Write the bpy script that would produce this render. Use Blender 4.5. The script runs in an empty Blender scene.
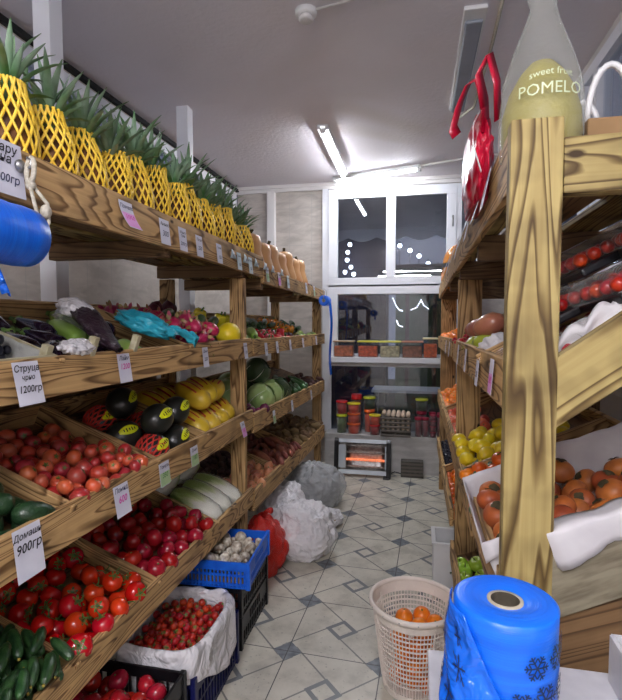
import bpy, bmesh, math, random
import numpy as np
from mathutils import Vector, Matrix, noise
PI = math.pi
S = bpy.context.scene
COL = S.collection
rnd = random.Random(7)

# ------------------------------------------------------------------ camera, world, exposure
cam_d = bpy.data.cameras.new('camera'); cam = bpy.data.objects.new('camera', cam_d); COL.objects.link(cam)
cam.location = (0, 0, 1.55); cam.rotation_euler = (math.radians(90-3.12), 0, 0.211)
cam_d.sensor_fit = 'HORIZONTAL'; cam_d.sensor_width = 36; cam_d.lens = 36*500/622; cam_d.clip_start = 0.02
S.camera = cam
w = bpy.data.worlds.new('night'); S.world = w; w.use_nodes = True
w.node_tree.nodes['Background'].inputs[0].default_value = (0.13, 0.14, 0.19, 1)
w.node_tree.nodes['Background'].inputs[1].default_value = 1.0
S.view_settings.view_transform = 'Standard'; S.view_settings.look = 'None'
S.view_settings.gamma = 1; S.view_settings.exposure = 0.5
TUBE_STRENGTH = 80.0      # the two lit ceiling tubes
BACK_STRENGTH = 172.0      # the tubes in the part of the shop behind the camera

# ------------------------------------------------------------------ mesh builder
class MB:
    def __init__(s): s.v = []; s.f = []
    def add(s, vs, fs, M=None):
        b = len(s.v)
        s.v += [tuple(M @ Vector(p)) if M is not None else tuple(p) for p in vs]
        s.f += [tuple(b+i for i in f) for f in fs]; return s
    def box(s, c, d, M=None):
        x, y, z = c; a, b, e = d[0]/2, d[1]/2, d[2]/2
        vs = [(x+i*a, y+j*b, z+k*e) for i in (-1, 1) for j in (-1, 1) for k in (-1, 1)]
        return s.add(vs, [(0,1,3,2),(4,6,7,5),(0,4,5,1),(2,3,7,6),(0,2,6,4),(1,5,7,3)], M)
    def b2(s, lo, hi, M=None):
        return s.box([(lo[i]+hi[i])/2 for i in range(3)], [hi[i]-lo[i] for i in range(3)], M)
    def bar(s, p, q, w, h, up=(0, 0, 1)):
        p = Vector(p); q = Vector(q); d = (q-p); L = d.length; x = d.normalized()
        y = Vector(up).cross(x)
        if y.length < 1e-4: y = Vector((0, 1, 0)).cross(x)
        y.normalize(); z = x.cross(y)
        M = Matrix.Translation((p+q)/2) @ Matrix((x, y, z)).transposed().to_4x4()
        return s.box((0, 0, 0), (L, w, h), M)
    def tube(s, pts, r, seg=6, closed=False, caps=True):
        pts = [Vector(p) for p in pts]; n = len(pts); b = len(s.v)
        rr = r if isinstance(r, (list, tuple)) else [r]*n
        prev = None
        for i, p in enumerate(pts):
            if closed: t = pts[(i+1) % n]-pts[i-1]
            else: t = pts[min(i+1, n-1)]-pts[max(i-1, 0)]
            t.normalize()
            if prev is None:
                a = Vector((0, 0, 1)) if abs(t.z) < .9 else Vector((1, 0, 0))
                x = a.cross(t).normalized()
            else:
                x = (prev-t*prev.dot(t)); x = x.normalized() if x.length > 1e-6 else prev
            y = t.cross(x); prev = x
            for k in range(seg):
                a = 2*PI*k/seg; s.v.append(tuple(p+(x*math.cos(a)+y*math.sin(a))*rr[i]))
        m = n if closed else n-1
        for i in range(m):
            for k in range(seg):
                j = (i+1) % n
                s.f.append((b+i*seg+k, b+i*seg+(k+1) % seg, b+j*seg+(k+1) % seg, b+j*seg+k))
        if caps and not closed:
            s.f.append(tuple(b+k for k in range(seg))[::-1]); s.f.append(tuple(b+(n-1)*seg+k for k in range(seg)))
        return s
    def lathe(s, prof, seg=16, M=None, mod=None, caps=True):
        vs = []; fs = []; n = len(prof)
        for i, (r, z) in enumerate(prof):
            for k in range(seg):
                a = 2*PI*k/seg; q = mod(a, i/(n-1)) if mod else 1
                vs.append((r*q*math.cos(a), r*q*math.sin(a), z))
        for i in range(n-1):
            for k in range(seg):
                fs.append((i*seg+k, i*seg+(k+1) % seg, (i+1)*seg+(k+1) % seg, (i+1)*seg+k))
        if caps:
            if prof[0][0] > 1e-5: fs.append(tuple(range(seg))[::-1])
            if prof[-1][0] > 1e-5: fs.append(tuple((n-1)*seg+k for k in range(seg)))
        return s.add(vs, fs, M)
    def ball(s, c, r, sc=(1, 1, 1), seg=12, rings=8, M=None):
        prof = [(max(math.sin(PI*i/rings), 1e-6)*r, -math.cos(PI*i/rings)*r) for i in range(rings+1)]
        T = Matrix.Translation(c) @ Matrix.Diagonal((*sc, 1))
        return s.lathe(prof, seg, (M @ T) if M is not None else T, caps=False)
    def grid(s, fn, nu, nv, M=None, wrap=False):
        vs = [fn(i/nu, j/nv) for i in range(nu+1) for j in range(nv+1)]
        fs = [(i*(nv+1)+j, (i+1)*(nv+1)+j, (i+1)*(nv+1)+j+1, i*(nv+1)+j+1) for i in range(nu) for j in range(nv)]
        return s.add(vs, fs, M)
    def mesh(s, name, m=None, smooth=False):
        me = bpy.data.meshes.new(name); me.from_pydata(s.v, [], s.f)
        if smooth: me.polygons.foreach_set('use_smooth', [True]*len(me.polygons))
        bm = bmesh.new(); bm.from_mesh(me); bmesh.ops.remove_doubles(bm, verts=bm.verts, dist=1e-6)
        bmesh.ops.recalc_face_normals(bm, faces=bm.faces); bm.to_mesh(me); bm.free()
        if m is not None: me.materials.append(m)
        return me
    def build(s, name, m, parent=None, smooth=False, loc=None, bevel=0, solid=0, sub=0, off=0):
        o = bpy.data.objects.new(name, s.mesh(name, m, smooth)); COL.objects.link(o)
        if loc is not None: o.location = loc
        if parent is not None: o.parent = parent
        if solid: md = o.modifiers.new('s', 'SOLIDIFY'); md.thickness = solid; md.offset = off
        if bevel: md = o.modifiers.new('b', 'BEVEL'); md.width = bevel; md.segments = 2; md.limit_method = 'ANGLE'
        if sub: md = o.modifiers.new('u', 'SUBSURF'); md.levels = sub; md.render_levels = sub
        return o

def tag(o, label=None, cat=None, group=None, kind=None):
    if label: o['label'] = label
    if cat: o['category'] = cat
    if group: o['group'] = group
    if kind: o['kind'] = kind
    return o
def empty(name, loc=(0, 0, 0), rz=0, label=None, cat=None, group=None):
    o = bpy.data.objects.new(name, None); COL.objects.link(o); o.empty_display_size = .05
    o.location = loc; o.rotation_euler = (0, 0, rz); return tag(o, label, cat, group)
def inst(name, me, M=None, parent=None, label=None, cat=None, group=None):
    o = bpy.data.objects.new(name, me); COL.objects.link(o)
    if M is not None: o.matrix_basis = M
    if parent is not None: o.parent = parent
    return tag(o, label, cat, group)
def T(x, y, z): return Matrix.Translation((x, y, z))
def RX(a): return Matrix.Rotation(a, 4, 'X')
def RY(a): return Matrix.Rotation(a, 4, 'Y')
def RZ(a): return Matrix.Rotation(a, 4, 'Z')
def SC(a, b=None, c=None): return Matrix.Diagonal((a, b if b else a, c if c else a, 1))

# ------------------------------------------------------------------ materials
def lin(c):
    return tuple(((x/255)/12.92 if x/255 <= .04045 else ((x/255+.055)/1.055)**2.4) for x in c)+(1,)
class NT:
    """small helper to write shader maths"""
    def __init__(s, name):
        s.m = bpy.data.materials.new(name); s.m.use_nodes = True; s.t = s.m.node_tree
        s.b = s.t.nodes['Principled BSDF']; s.out = s.t.nodes['Material Output']
    def n(s, typ, **k):
        nd = s.t.nodes.new(typ)
        for a, v in k.items(): setattr(nd, a, v)
        return nd
    def l(s, a, b): s.t.links.new(a, b)
    def put(s, sock, v):
        if isinstance(v, (int, float, tuple, list)): sock.default_value = v
        else: s.l(v, sock)
    def math(s, op, a, b=0.0, c=0.0):
        nd = s.n('ShaderNodeMath', operation=op); s.put(nd.inputs[0], a); s.put(nd.inputs[1], b); s.put(nd.inputs[2], c)
        return nd.outputs[0]
    def coord(s, scale=(1, 1, 1), rot=(0, 0, 0), loc=(0, 0, 0), kind='Object'):
        tc = s.n('ShaderNodeTexCoord'); mp = s.n('ShaderNodeMapping')
        s.l(tc.outputs[kind], mp.inputs[0]); mp.inputs[1].default_value = loc
        mp.inputs[2].default_value = rot; mp.inputs[3].default_value = scale
        return mp.outputs[0]
    def noise(s, vec, scale=5, detail=3, rough=.5, dist=0):
        nd = s.n('ShaderNodeTexNoise'); 
        if vec is not None: s.l(vec, nd.inputs['Vector'])
        nd.inputs['Scale'].default_value = scale; nd.inputs['Detail'].default_value = detail
        nd.inputs['Roughness'].default_value = rough; nd.inputs['Distortion'].default_value = dist
        return nd.outputs[0]
    def ramp(s, fac, stops):
        nd = s.n('ShaderNodeValToRGB'); e = nd.color_ramp.elements
        while len(e) < len(stops): e.new(.5)
        for i, (p, c) in enumerate(stops): e[i].position = p; e[i].color = c if len(c) == 4 else lin(c)
        s.l(fac, nd.inputs[0]); return nd.outputs[0]
    def mix(s, fac, a, b, mode='MIX'):
        nd = s.n('ShaderNodeMix', data_type='RGBA', blend_type=mode)
        s.put(nd.inputs[0], fac); s.put(nd.inputs[6], a); s.put(nd.inputs[7], b); return nd.outputs[2]
    def bump(s, h, strength=.3, dist=.01):
        nd = s.n('ShaderNodeBump'); nd.inputs['Strength'].default_value = strength; nd.inputs['Distance'].default_value = dist
        s.l(h, nd.inputs['Height']); s.l(nd.outputs[0], s.b.inputs['Normal'])
    def set(s, col=None, rough=.5, metal=0, spec=.5, trans=0, coat=0, alpha=1, emis=None, es=0, sss=0):
        b = s.b
        if col is not None: s.put(b.inputs['Base Color'], col)
        s.put(b.inputs['Roughness'], rough); b.inputs['Metallic'].default_value = metal
        b.inputs['Specular IOR Level'].default_value = spec; b.inputs['Transmission Weight'].default_value = trans
        b.inputs['Coat Weight'].default_value = coat; b.inputs['Alpha'].default_value = alpha
        b.inputs['Coat Roughness'].default_value = .1
        if emis: b.inputs['Emission Color'].default_value = emis; b.inputs['Emission Strength'].default_value = es
        return s.m
def plain(name, c1, c2=None, rough=.5, scale=8, metal=0, spec=.5, coat=0, bump=0, bscale=60, rand=0.0, detail=3, stretch=(1, 1, 1), **k):
    t = NT(name); c1 = lin(c1); c2 = lin(c2) if c2 else c1
    v = t.coord(stretch)
    col = t.mix(t.ramp(t.noise(v, scale, detail), [(.35, (0, 0, 0, 1)), (.65, (1, 1, 1, 1))]), c1, c2)
    if rand:
        oi = t.n('ShaderNodeObjectInfo'); hs = t.n('ShaderNodeHueSaturation')
        f = t.math('ADD', t.math('MULTIPLY', oi.outputs['Random'], rand*2), 1-rand)
        t.l(f, hs.inputs['Value']); t.l(col, hs.inputs['Color'])
        t.l(t.math('ADD', t.math('MULTIPLY', oi.outputs['Random'], .03*min(1, rand*4)), .5-.015*min(1, rand*4)), hs.inputs['Hue'])
        col = hs.outputs[0]
    if bump: t.bump(t.noise(v, bscale, 3), bump, .004)
    return t.set(col, rough, metal, spec, 0, coat, **k)
def emit(name, c, s):
    t = NT(name); return t.set((0.02, 0.02, 0.02, 1), .5, emis=lin(c), es=s)

def wood(name, light, mid, dark, burn=.5, seed=0, ringscale=9, bands=False):
    """planed softwood with scorched grain and knots; local X runs along the board"""
    t = NT(name)
    oi = t.n('ShaderNodeObjectInfo'); tc = t.n('ShaderNodeTexCoord')
    off = t.n('ShaderNodeVectorMath', operation='ADD'); cmb = t.n('ShaderNodeCombineXYZ')
    for i in range(3): t.l(t.math('MULTIPLY', oi.outputs['Random'], (13.7, 9.1, 5.3)[i]), cmb.inputs[i])
    t.l(tc.outputs['Object'], off.inputs[0]); t.l(cmb.outputs[0], off.inputs[1])
    def mp(sc):
        m_ = t.n('ShaderNodeMapping'); m_.inputs[3].default_value = sc; t.l(off.outputs[0], m_.inputs[0]); return m_.outputs[0]
    n1 = t.noise(mp((.9, 9, 9)), 1.0, 1.5, .45, .5)
    ring = t.math('FRACT', t.math('MULTIPLY', n1, ringscale*1.5))
    late = t.ramp(ring, [(0, (0, 0, 0, 1)), (.55, (.12, .12, .12, 1)), (.86, (1, 1, 1, 1)), (1, (0, 0, 0, 1))])
    fine = t.noise(mp((2.2, 150, 150)), 1, 2)
    big = t.noise(mp((4.0, 6, 6)), 1.5, 2.5, .55)
    if bands: big = t.math('MULTIPLY_ADD', t.math('SUBTRACT', t.noise(mp((9, 1.5, 1.5)), 1.3, 2), .5), .7, big)
    char = t.ramp(big, [(.60-burn*.2, (0, 0, 0, 1)), (.78-burn*.1, (1, 1, 1, 1))])
    c = t.mix(t.math('MULTIPLY', late, .9), lin(light), lin(mid))
    c = t.mix(t.math('MULTIPLY', t.ramp(fine, [(.4, (0, 0, 0, 1)), (.7, (1, 1, 1, 1))]), .3), c, lin(mid))
    ck = t.math('MULTIPLY', char, t.math('MULTIPLY_ADD', late, .45, .42))
    c = t.mix(ck, c, lin(dark))
    c = t.mix(t.math('MULTIPLY', late, burn*.8), c, lin(dark))
    kn = t.n('ShaderNodeTexVoronoi'); t.l(mp((4.0, 8, 8)), kn.inputs['Vector']); kn.inputs['Scale'].default_value = 1.0
    c = t.mix(t.ramp(kn.outputs['Distance'], [(.05, (1, 1, 1, 1)), (.09, (0, 0, 0, 1))]), c, lin(dark))
    t.bump(fine, .2, .002)
    return t.set(c, .6, spec=.3)

M = {}
M['wood'] = wood('scorched_pine', (214, 176, 122), (150, 108, 62), (54, 38, 26), .68, ringscale=13)
M['wood_pale'] = wood('pale_pine', (190, 170, 112), (150, 122, 70), (66, 48, 28), .98, ringscale=9, bands=True)
M['wood_dark'] = wood('dark_pine', (140, 110, 78), (108, 80, 54), (46, 33, 26), .6)
M['cratewood'] = plain('crate_wood', (196, 190, 160), (168, 158, 122), .7, 6, stretch=(1, 6, 6))
M['oldwood'] = plain('weathered_wood', (150, 142, 120), (112, 102, 84), .75, 5, stretch=(2, 12, 12))
M['ceil'] = None
def mk_ceil():
    t = NT('painted_ceiling'); v = t.coord()
    a = t.ramp(t.noise(v, .55, 3, .6, .5), [(.45, (236, 230, 236)), (.62, (228, 222, 227)), (.75, (200, 190, 180))])
    t.bump(t.noise(v, 34, 3), .35, .01); return t.set(a, .6, spec=.25)
M['ceil'] = mk_ceil()
def mk_floor():
    t = NT('printed_floor_tiles'); ts = .44; L = ts*math.sqrt(.5); th = -.033; a = .32
    x0, y0 = -1.499*ts, 10.979*ts
    ox = math.cos(th)*x0-math.sin(th)*y0; oy = math.sin(th)*x0+math.cos(th)*y0
    tc = t.n('ShaderNodeTexCoord'); sx = t.n('ShaderNodeSeparateXYZ'); t.l(tc.outputs['Object'], sx.inputs[0])
    X = t.math('SUBTRACT', sx.outputs[0], ox); Y = t.math('SUBTRACT', sx.outputs[1], oy)
    def rot(an, k):
        c, s_ = math.cos(an)/k, math.sin(an)/k
        return (t.math('ADD', t.math('MULTIPLY', X, c), t.math('MULTIPLY', Y, s_)),
                t.math('ADD', t.math('MULTIPLY', X, -s_), t.math('MULTIPLY', Y, c)))
    gx, gy = rot(th, ts); u, v = rot(th+PI/4, L)
    rd = lambda q: t.math('FLOOR', t.math('ADD', q, .5)); fl = lambda q: t.math('FLOOR', q)
    par = lambda p, q: t.math('MULTIPLY_ADD', t.math('MODULO', t.math('ABSOLUTE', t.math('ADD', p, q)), 2.0), -2.0, 1.0)
    ru, rv = rd(u), rd(v)
    du, dv = t.math('SUBTRACT', u, ru), t.math('SUBTRACT', v, rv)
    dh = t.math('ABSOLUTE', t.math('SUBTRACT', dv, t.math('MULTIPLY', par(fl(u), rv), a/2)))
    dvv = t.math('ABSOLUTE', t.math('ADD', du, t.math('MULTIPLY', par(ru, fl(v)), a/2)))
    line = t.math('LESS_THAN', t.math('MINIMUM', dh, dvv), .013)
    q = t.math('MAXIMUM', t.math('ABSOLUTE', du), t.math('ABSOLUTE', dv))
    insq = t.math('LESS_THAN', q, a/2)
    edge = t.math('LESS_THAN', t.math('ABSOLUTE', t.math('SUBTRACT', q, a/2-.004)), .036)
    inring = t.math('LESS_THAN', q, a/2+.03)
    even = t.math('GREATER_THAN', par(ru, rv), 0.0)
    gr = t.math('MINIMUM', t.math('ABSOLUTE', t.math('SUBTRACT', gx, rd(gx))), t.math('ABSOLUTE', t.math('SUBTRACT', gy, rd(gy))))
    grout = t.math('LESS_THAN', gr, .0055)
    ov = tc.outputs['Object']
    base = t.ramp(t.noise(ov, 7, 5, .6), [(.35, (184, 179, 164)), (.5, (206, 201, 186)), (.7, (218, 213, 198))])
    sp = t.noise(ov, 55, 2); base = t.mix(t.math('MULTIPLY', t.math('GREATER_THAN', sp, .67), .5), base, lin((120, 118, 112)))
    cell = t.n('ShaderNodeTexWhiteNoise'); cb = t.n('ShaderNodeCombineXYZ'); t.l(fl(u), cb.inputs[0]); t.l(fl(v), cb.inputs[1]); t.l(cb.outputs[0], cell.inputs[0])
    base = t.mix(t.math('MULTIPLY', cell.outputs[0], .22), base, lin((150, 150, 146)))
    dk = t.ramp(t.noise(ov, 30, 4), [(.3, (92, 98, 106)), (.7, (134, 140, 146))])
    c = t.mix(t.math('MULTIPLY', line, .9), base, lin((112, 112, 110)))
    c = t.mix(t.math('MULTIPLY', insq, even), c, dk)
    odd = t.math('SUBTRACT', 1.0, even)
    c = t.mix(t.math('MULTIPLY', inring, odd), c, t.mix(edge, base, lin((116, 119, 121))))
    c = t.mix(grout, c, lin((74, 74, 74)))
    return t.set(c, t.math('MULTIPLY_ADD', t.noise(ov, 9, 3), .25, .22), spec=.5)
M['floor'] = mk_floor()
def mk_wt(name, c1, c2, w=.25, h=.4, joint=(170, 168, 164)):
    t = NT(name); tc = t.n('ShaderNodeTexCoord'); mp = t.n('ShaderNodeMapping'); t.l(tc.outputs['Object'], mp.inputs[0])
    sx = t.n('ShaderNodeSeparateXYZ'); t.l(mp.outputs[0], sx.inputs[0])
    hx = t.math('ADD', sx.outputs[0], sx.outputs[1])
    fr = lambda q, k: t.math('ABSOLUTE', t.math('SUBTRACT', t.math('FRACT', t.math('DIVIDE', q, k)), .5))
    j = t.math('MAXIMUM', t.math('GREATER_THAN', fr(hx, w), .5-.0022/w), t.math('GREATER_THAN', fr(sx.outputs[2], h), .5-.0022/h))
    n = t.noise(t.coord((3, 3, 9)), 1.6, 5, .6, .4)
    c = t.mix(t.math('MULTIPLY', j, .8), t.ramp(n, [(.35, c1), (.65, c2)]), lin(joint))
    return t.set(c, .3, spec=.4)
M['walltile'] = mk_wt('marbled_wall_tiles', (172, 164, 156), (200, 192, 184))
M['ledge'] = mk_wt('pale_marble_facing', (176, 174, 172), (206, 204, 202), .6, .5)
M['plaster'] = plain('white_plaster', (224, 220, 218), (214, 210, 208), .6, 3)
M['pvc'] = plain('white_pvc', (232, 234, 240), (226, 228, 234), .3, 4, spec=.5)
M['pvcgrey'] = plain('grey_seal', (110, 112, 116), None, .5)
M['black'] = plain('black_plastic', (16, 16, 20), (28, 28, 32), .35, 20)
M['blackgap'] = plain('gap_black', (14, 14, 14), None, .8)
M['navy'] = plain('navy_plastic', (20, 26, 92), (14, 18, 70), .4, 20)
M['blueplastic'] = plain('bright_blue_plastic', (18, 92, 214), (24, 110, 232), .38, 20)
M['steel'] = plain('brushed_steel', (196, 196, 196), (150, 150, 150), .3, 30, metal=.9)
M['white'] = plain('white_gloss', (236, 236, 236), (226, 226, 226), .3, 6)
M['paper'] = plain('white_card', (226, 226, 238), (216, 216, 230), .6, 12)
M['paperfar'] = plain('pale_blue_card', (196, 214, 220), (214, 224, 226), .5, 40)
M['ink'] = plain('black_ink', (24, 24, 34), None, .6)
M['inkblue'] = plain('blue_ink', (58, 62, 96), None, .6)
M['inkpink'] = plain('pink_ink', (214, 52, 168), None, .6)
M['inkgreen'] = plain('green_ink', (60, 140, 70), None, .6)
M['pinkwash'] = plain('pink_wash', (232, 170, 226), (226, 150, 216), .6, 20)
M['greenwash'] = plain('green_wash', (186, 210, 160), (170, 200, 150), .6, 20)
M['rope'] = plain('pale_rope', (206, 200, 186), (178, 170, 150), .8, 120, bump=.5)
M['kraft'] = plain('kraft_cardboard', (166, 132, 92), (150, 118, 80), .8, 8)
M['tubeglow'] = emit('lit_tube', (244, 248, 255), TUBE_STRENGTH)
M['backglow'] = emit('lit_tube_rear', (246, 244, 250), BACK_STRENGTH)
M['bulb'] = emit('street_bulb', (235, 242, 255), 14)
M['heat'] = emit('hot_element', (255, 130, 84), 1.0)
M['heatoff'] = plain('quartz_rod', (186, 176, 168), (150, 140, 134), .3, 30)
def mk_film(name, col, fac=.55, rough=.25, bump=.6, bs=14, bd=.02):
    """thin crumpled plastic: part see-through, part scattering, with highlights"""
    t = NT(name); v = t.coord()
    t.bump(t.noise(v, bs, 3, .6, 1.2), bump, bd)
    t.set(lin(col), rough, spec=.6)
    tr = t.n('ShaderNodeBsdfTransparent'); mx = t.n('ShaderNodeMixShader')
    fr = t.n('ShaderNodeLayerWeight'); fr.inputs['Blend'].default_value = .5
    f = t.math('MULTIPLY_ADD', t.math('POWER', fr.outputs['Facing'], 3.0), (1-fac)*.6, fac)
    t.l(f, mx.inputs[0]); t.l(tr.outputs[0], mx.inputs[1]); t.l(t.b.outputs[0], mx.inputs[2]); t.l(mx.outputs[0], t.out.inputs[0])
    return t.m
M['whitebag'] = mk_film('white_bag_film', (248, 246, 250), .88, .18, .9, 7, .06)
M['clearbag'] = mk_film('clear_bag_film', (224, 228, 232), .42, .16, 1.0, 12, .04)
M['wrap'] = mk_film('clear_wrap', (232, 238, 226), .10, .12, .8, 22)
M['netwhite'] = mk_film('milky_film', (232, 234, 230), .5, .25)
M['redbag'] = plain('red_bag', (206, 18, 58), (170, 8, 44), .28, 5, bump=.4, bscale=12)
M['redbagstripe'] = plain('red_bag_print', (240, 236, 236), None, .4)
M['tealbag'] = mk_film('turquoise_bag_film', (50, 180, 206), .86, .3)
M['bluefilm'] = mk_film('blue_bag_film', (22, 108, 236), .96, .16, .8, 16)
M['bluefilm2'] = plain('blue_bag_roll', (12, 98, 226), (20, 116, 240), .3, 4, stretch=(1, 1, 30), bump=.25, bscale=18)
M['blueprint'] = plain('snowflake_ink', (10, 36, 84), None, .35)
M['purplemesh'] = mk_film('dark_purple_wrap', (58, 40, 52), .8, .3, .8, 30)
M['cotton'] = plain('white_paper_liner', (226, 224, 226), (206, 202, 206), .7, 9, bump=.4, bscale=20)
def mk_glass():
    t = NT('window_glass'); tr = t.n('ShaderNodeBsdfTransparent'); gl = t.n('ShaderNodeBsdfGlossy'); gl.inputs['Roughness'].default_value = .01
    tr.inputs[0].default_value = (.82, .86, .9, 1); mx = t.n('ShaderNodeMixShader'); fr = t.n('ShaderNodeLayerWeight'); fr.inputs['Blend'].default_value = .5
    t.l(t.math('MULTIPLY_ADD', t.math('POWER', fr.outputs['Facing'], 4.0), .85, .085), mx.inputs[0]); t.l(tr.outputs[0], mx.inputs[1]); t.l(gl.outputs[0], mx.inputs[2]); t.l(mx.outputs[0], t.out.inputs[0]); return t.m
M['glass'] = mk_glass()
M['tubcl'] = mk_film('clear_tub', (216, 220, 218), .05, .15, 0)
# ------------------------------------------------------------------ the room
def struct(name, mb, m, **k): return tag(mb.build(name, m, **k), kind='structure')
XW, XE, YN, YS, ZC = -2.0, .94, 5.4, -3.2, 3.05
struct('floor', MB().b2((XW-.1, YS, -.05), (XE+.1, YN+.1, 0)), M['floor'])
struct('ceiling', MB().b2((XW-.1, YS, ZC), (XE+.1, YN+.1, ZC+.06)), M['ceil'])
struct('wall_rear', MB().b2((XW, YS-.1, 0), (XE, YS, ZC)), M['plaster'])
# left wall: tiles below, band of windows above
struct('wall_left', MB().b2((XW-.1, YS, 0), (XW, YN, 2.12)).b2((XW-.1, YS, 2.99), (XW, YN, ZC)).b2((XW-.1, YS, 2.12), (XW, 0.4, 2.99)), M['walltile'])
struct('trim_1', MB().b2((XW, .4, 3.0), (XW+.03, YN, 3.03)), M['blackgap'])  # solid black strip standing in for the dark gap along the rail
def window(name, x_or_y, a0, a1, z0, z1, mull, axis, side, depth=.06, fr=.075, glass=True, trans=()):
    """axis 'y': the window lies in a wall of constant x (left or right), 'x': in the back wall"""
    root = empty(name); tag(root, kind='structure')
    mb = MB(); gl = MB()
    def bx(u0, u1, v0, v1, t0, t1, b):
        if axis == 'x': b.b2((u0, x_or_y+t0, v0), (u1, x_or_y+t1, v1))
        else: b.b2((x_or_y+t0, u0, v0), (x_or_y+t1, u1, v1))
    lo, hi = (-depth/2, depth/2)
    bx(a0, a1, z0, z0+fr, lo, hi, mb); bx(a0, a1, z1-fr, z1, lo, hi, mb)
    for m_ in (a0+fr/2, a1-fr/2)+tuple(mull): bx(m_-fr/2, m_+fr/2, z0+fr, z1-fr, lo, hi, mb)
    for t_ in trans: bx(a0+fr, a1-fr, t_-fr/2, t_+fr/2, lo*.9, hi*.9, mb)
    o = mb.build('window_frame', M['pvc'], root, bevel=.004); tag(o, kind='structure')
    if glass:
        bx(a0+fr*.6, a1-fr*.6, z0+fr*.6, z1-fr*.6, -.004, .004, gl)
        tag(gl.build('window_glass', M['glass'], root), kind='structure')
    return root
window('window_1', XW-.03, .42, 5.36, 2.12, 2.99, (1.3, 2.25, 3.2, 4.1, 4.2, 4.75), 'y', 1, .07)
# back wall with the tall window on the right
WX0, WX1, WZ1 = -.95, .37, 2.96
struct('wall_back', MB().b2((XW, YN, 0), (WX0, YN+.1, ZC)).b2((WX0, YN, WZ1), (XE, YN+.1, ZC)).b2((WX0, YN, 0), (XE, YN+.1, .36)).b2((.60, YN, .36), (XE, YN+.1, WZ1)), M['walltile'])
struct('trim_2', MB().b2((XW, YN-.035, 2.98), (XE, YN, ZC)).b2((XW, YN-.055, 3.015), (XE, YN, ZC)), M['plaster'])
struct('trim_3', MB().b2((-1.64, YN-.07, 0), (-1.55, YN, 2.98)), M['plaster'], bevel=.01)
struct('trim_4', MB().b2((-1.02, YN-.05, .36), (-.955, YN, 2.98)), M['pvc'])
window('window_2', YN-.04, WX0, WX1, 1.93, WZ1, (-.29,), 'x', 1, .07, .098)
window('window_3', YN-.04, WX0, WX1, 1.115, 1.955, (), 'x', 1, .07, .10)
window('window_4', YN-.04, WX0, WX1, .33, 1.115, (), 'x', 1, .03, .03)
window('window_5', YN-.04, .37, .62, .33, WZ1, (), 'x', 1, .06, .05)
struct('wall_ledge', MB().b2((WX0, 5.14, 0), (XE, YN+.02, .385)), M['ledge'])
# right wall
struct('wall_right', MB().b2((XE, YS, 0), (XE+.1, YN, 1.2)).b2((XE, YS, 3.0), (XE+.1, YN, ZC)).b2((XE, YS, 1.2), (XE+.1, .2, 3.0)), M['plaster'])
window('window_6', XE+.03, .22, 5.36, 1.2, 3.0, (1.2, 2.5, 3.08, 3.3, 4.3), 'y', -1, .08, .07)
struct('trim_5', MB().b2((WX0-.12, 4.25, .0), (WX0-.07, 5.14, .34)), M['ledge'])
# window handle on the far window
hd = MB().tube([(.33, YN-.09, 2.62), (.33, YN-.12, 2.62)], .012, 8).tube([(.33, YN-.12, 2.63), (.33, YN-.125, 2.52)], .009, 8)
tag(hd.build('window_handle', M['steel'], None, True), kind='structure')

# square posts that carry the ceiling on the left, behind the rack
for y, w_ in ((1.95, 'near'), (3.28, 'far')):
    o = MB().b2((-1.66, y, 0), (-1.575, y+.085, ZC)).build('support_post', M['pvc'], bevel=.004)
    tag(o, 'white square post reaching the ceiling behind the left rack, the %s one' % ('nearer' if w_ == 'near' else 'farther'), 'post')

# ------------------------------------------------------------------ ceiling fittings
def tube_lamp(name, p, q, lit, label, glow=None, wdt=.045):
    p = Vector(p); q = Vector(q); root = empty(name, (p+q)/2, 0, label, 'ceiling lamp')
    c = (p+q)/2; d = (q-p).normalized()
    MB().bar(p-c+Vector((0, 0, -.016)), q-c+Vector((0, 0, -.016)), wdt*1.9, .032).build('lamp_housing', M['white'], root, bevel=.003)
    MB().tube([p-c+d*.03+Vector((0, 0, -.034)), q-c-d*.03+Vector((0, 0, -.034))], .018, 10).build('lamp_tube', glow or M['tubeglow'] if lit else M['greylens'], root, True)
    for e, s_ in ((p, 1), (q, -1)):
        a = e-c+Vector((0, 0, -.036)); MB().bar(a, a+d*s_*.035, wdt*.95, .05).build('end_cap', M['white'], root, bevel=.004)
    return root
M['greylens'] = plain('unlit_lens', (150, 158, 172), (140, 148, 162), .4)
tube_lamp('ceiling_lamp', (-.725, 3.80, ZC), (-.745, 5.02, ZC), True, 'lit ceiling tube lamp running towards the back window')
tube_lamp('ceiling_lamp', (-.87, 5.22, ZC), (.005, 4.96, ZC), True, 'lit ceiling tube lamp running crosswise in front of the back window')
o = empty('ceiling_lamp', (.25, 3.13, ZC), 0, 'unlit grey ceiling lamp above the right rack', 'ceiling lamp')
MB().b2((-.055, -.58, -.022), (.055, .58, 0)).build('lamp_housing', M['white'], o, bevel=.006)
MB().b2((-.042, -.50, -.04), (.042, .57, -.022)).build('lamp_lens', M['greylens'], o, bevel=.012)
for i, yy in enumerate((-1.6, -.5)):
    o = tube_lamp('pendant_lamp', (-1.0+i*.2, yy, 2.72), (.3+i*.2, yy-.1*i, 2.72), True, 'lit tube lamp hanging on wires behind the camera, %s' % ('rear one' if i == 0 else 'front one'), M['backglow'], .022)
    for sx_ in (-.5, .5): MB().tube([(sx_, 0, 0), (sx_, 0, ZC-2.72)], .003, 5).build('wire', M['steel'], o)
sd = empty('smoke_detector', (-.545, 2.43, ZC), 0, 'round white smoke detector on the ceiling near the top of the picture', 'smoke detector')
MB().lathe([(.052, 0), (.052, -.02), (.046, -.028)], 24).build('detector_base', M['white'], sd, True)
MB().lathe([(.034, -.028), (.036, -.045), (.028, -.052), (.0001, -.054)], 24).build('detector_head', M['plaster'], sd, True)
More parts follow.
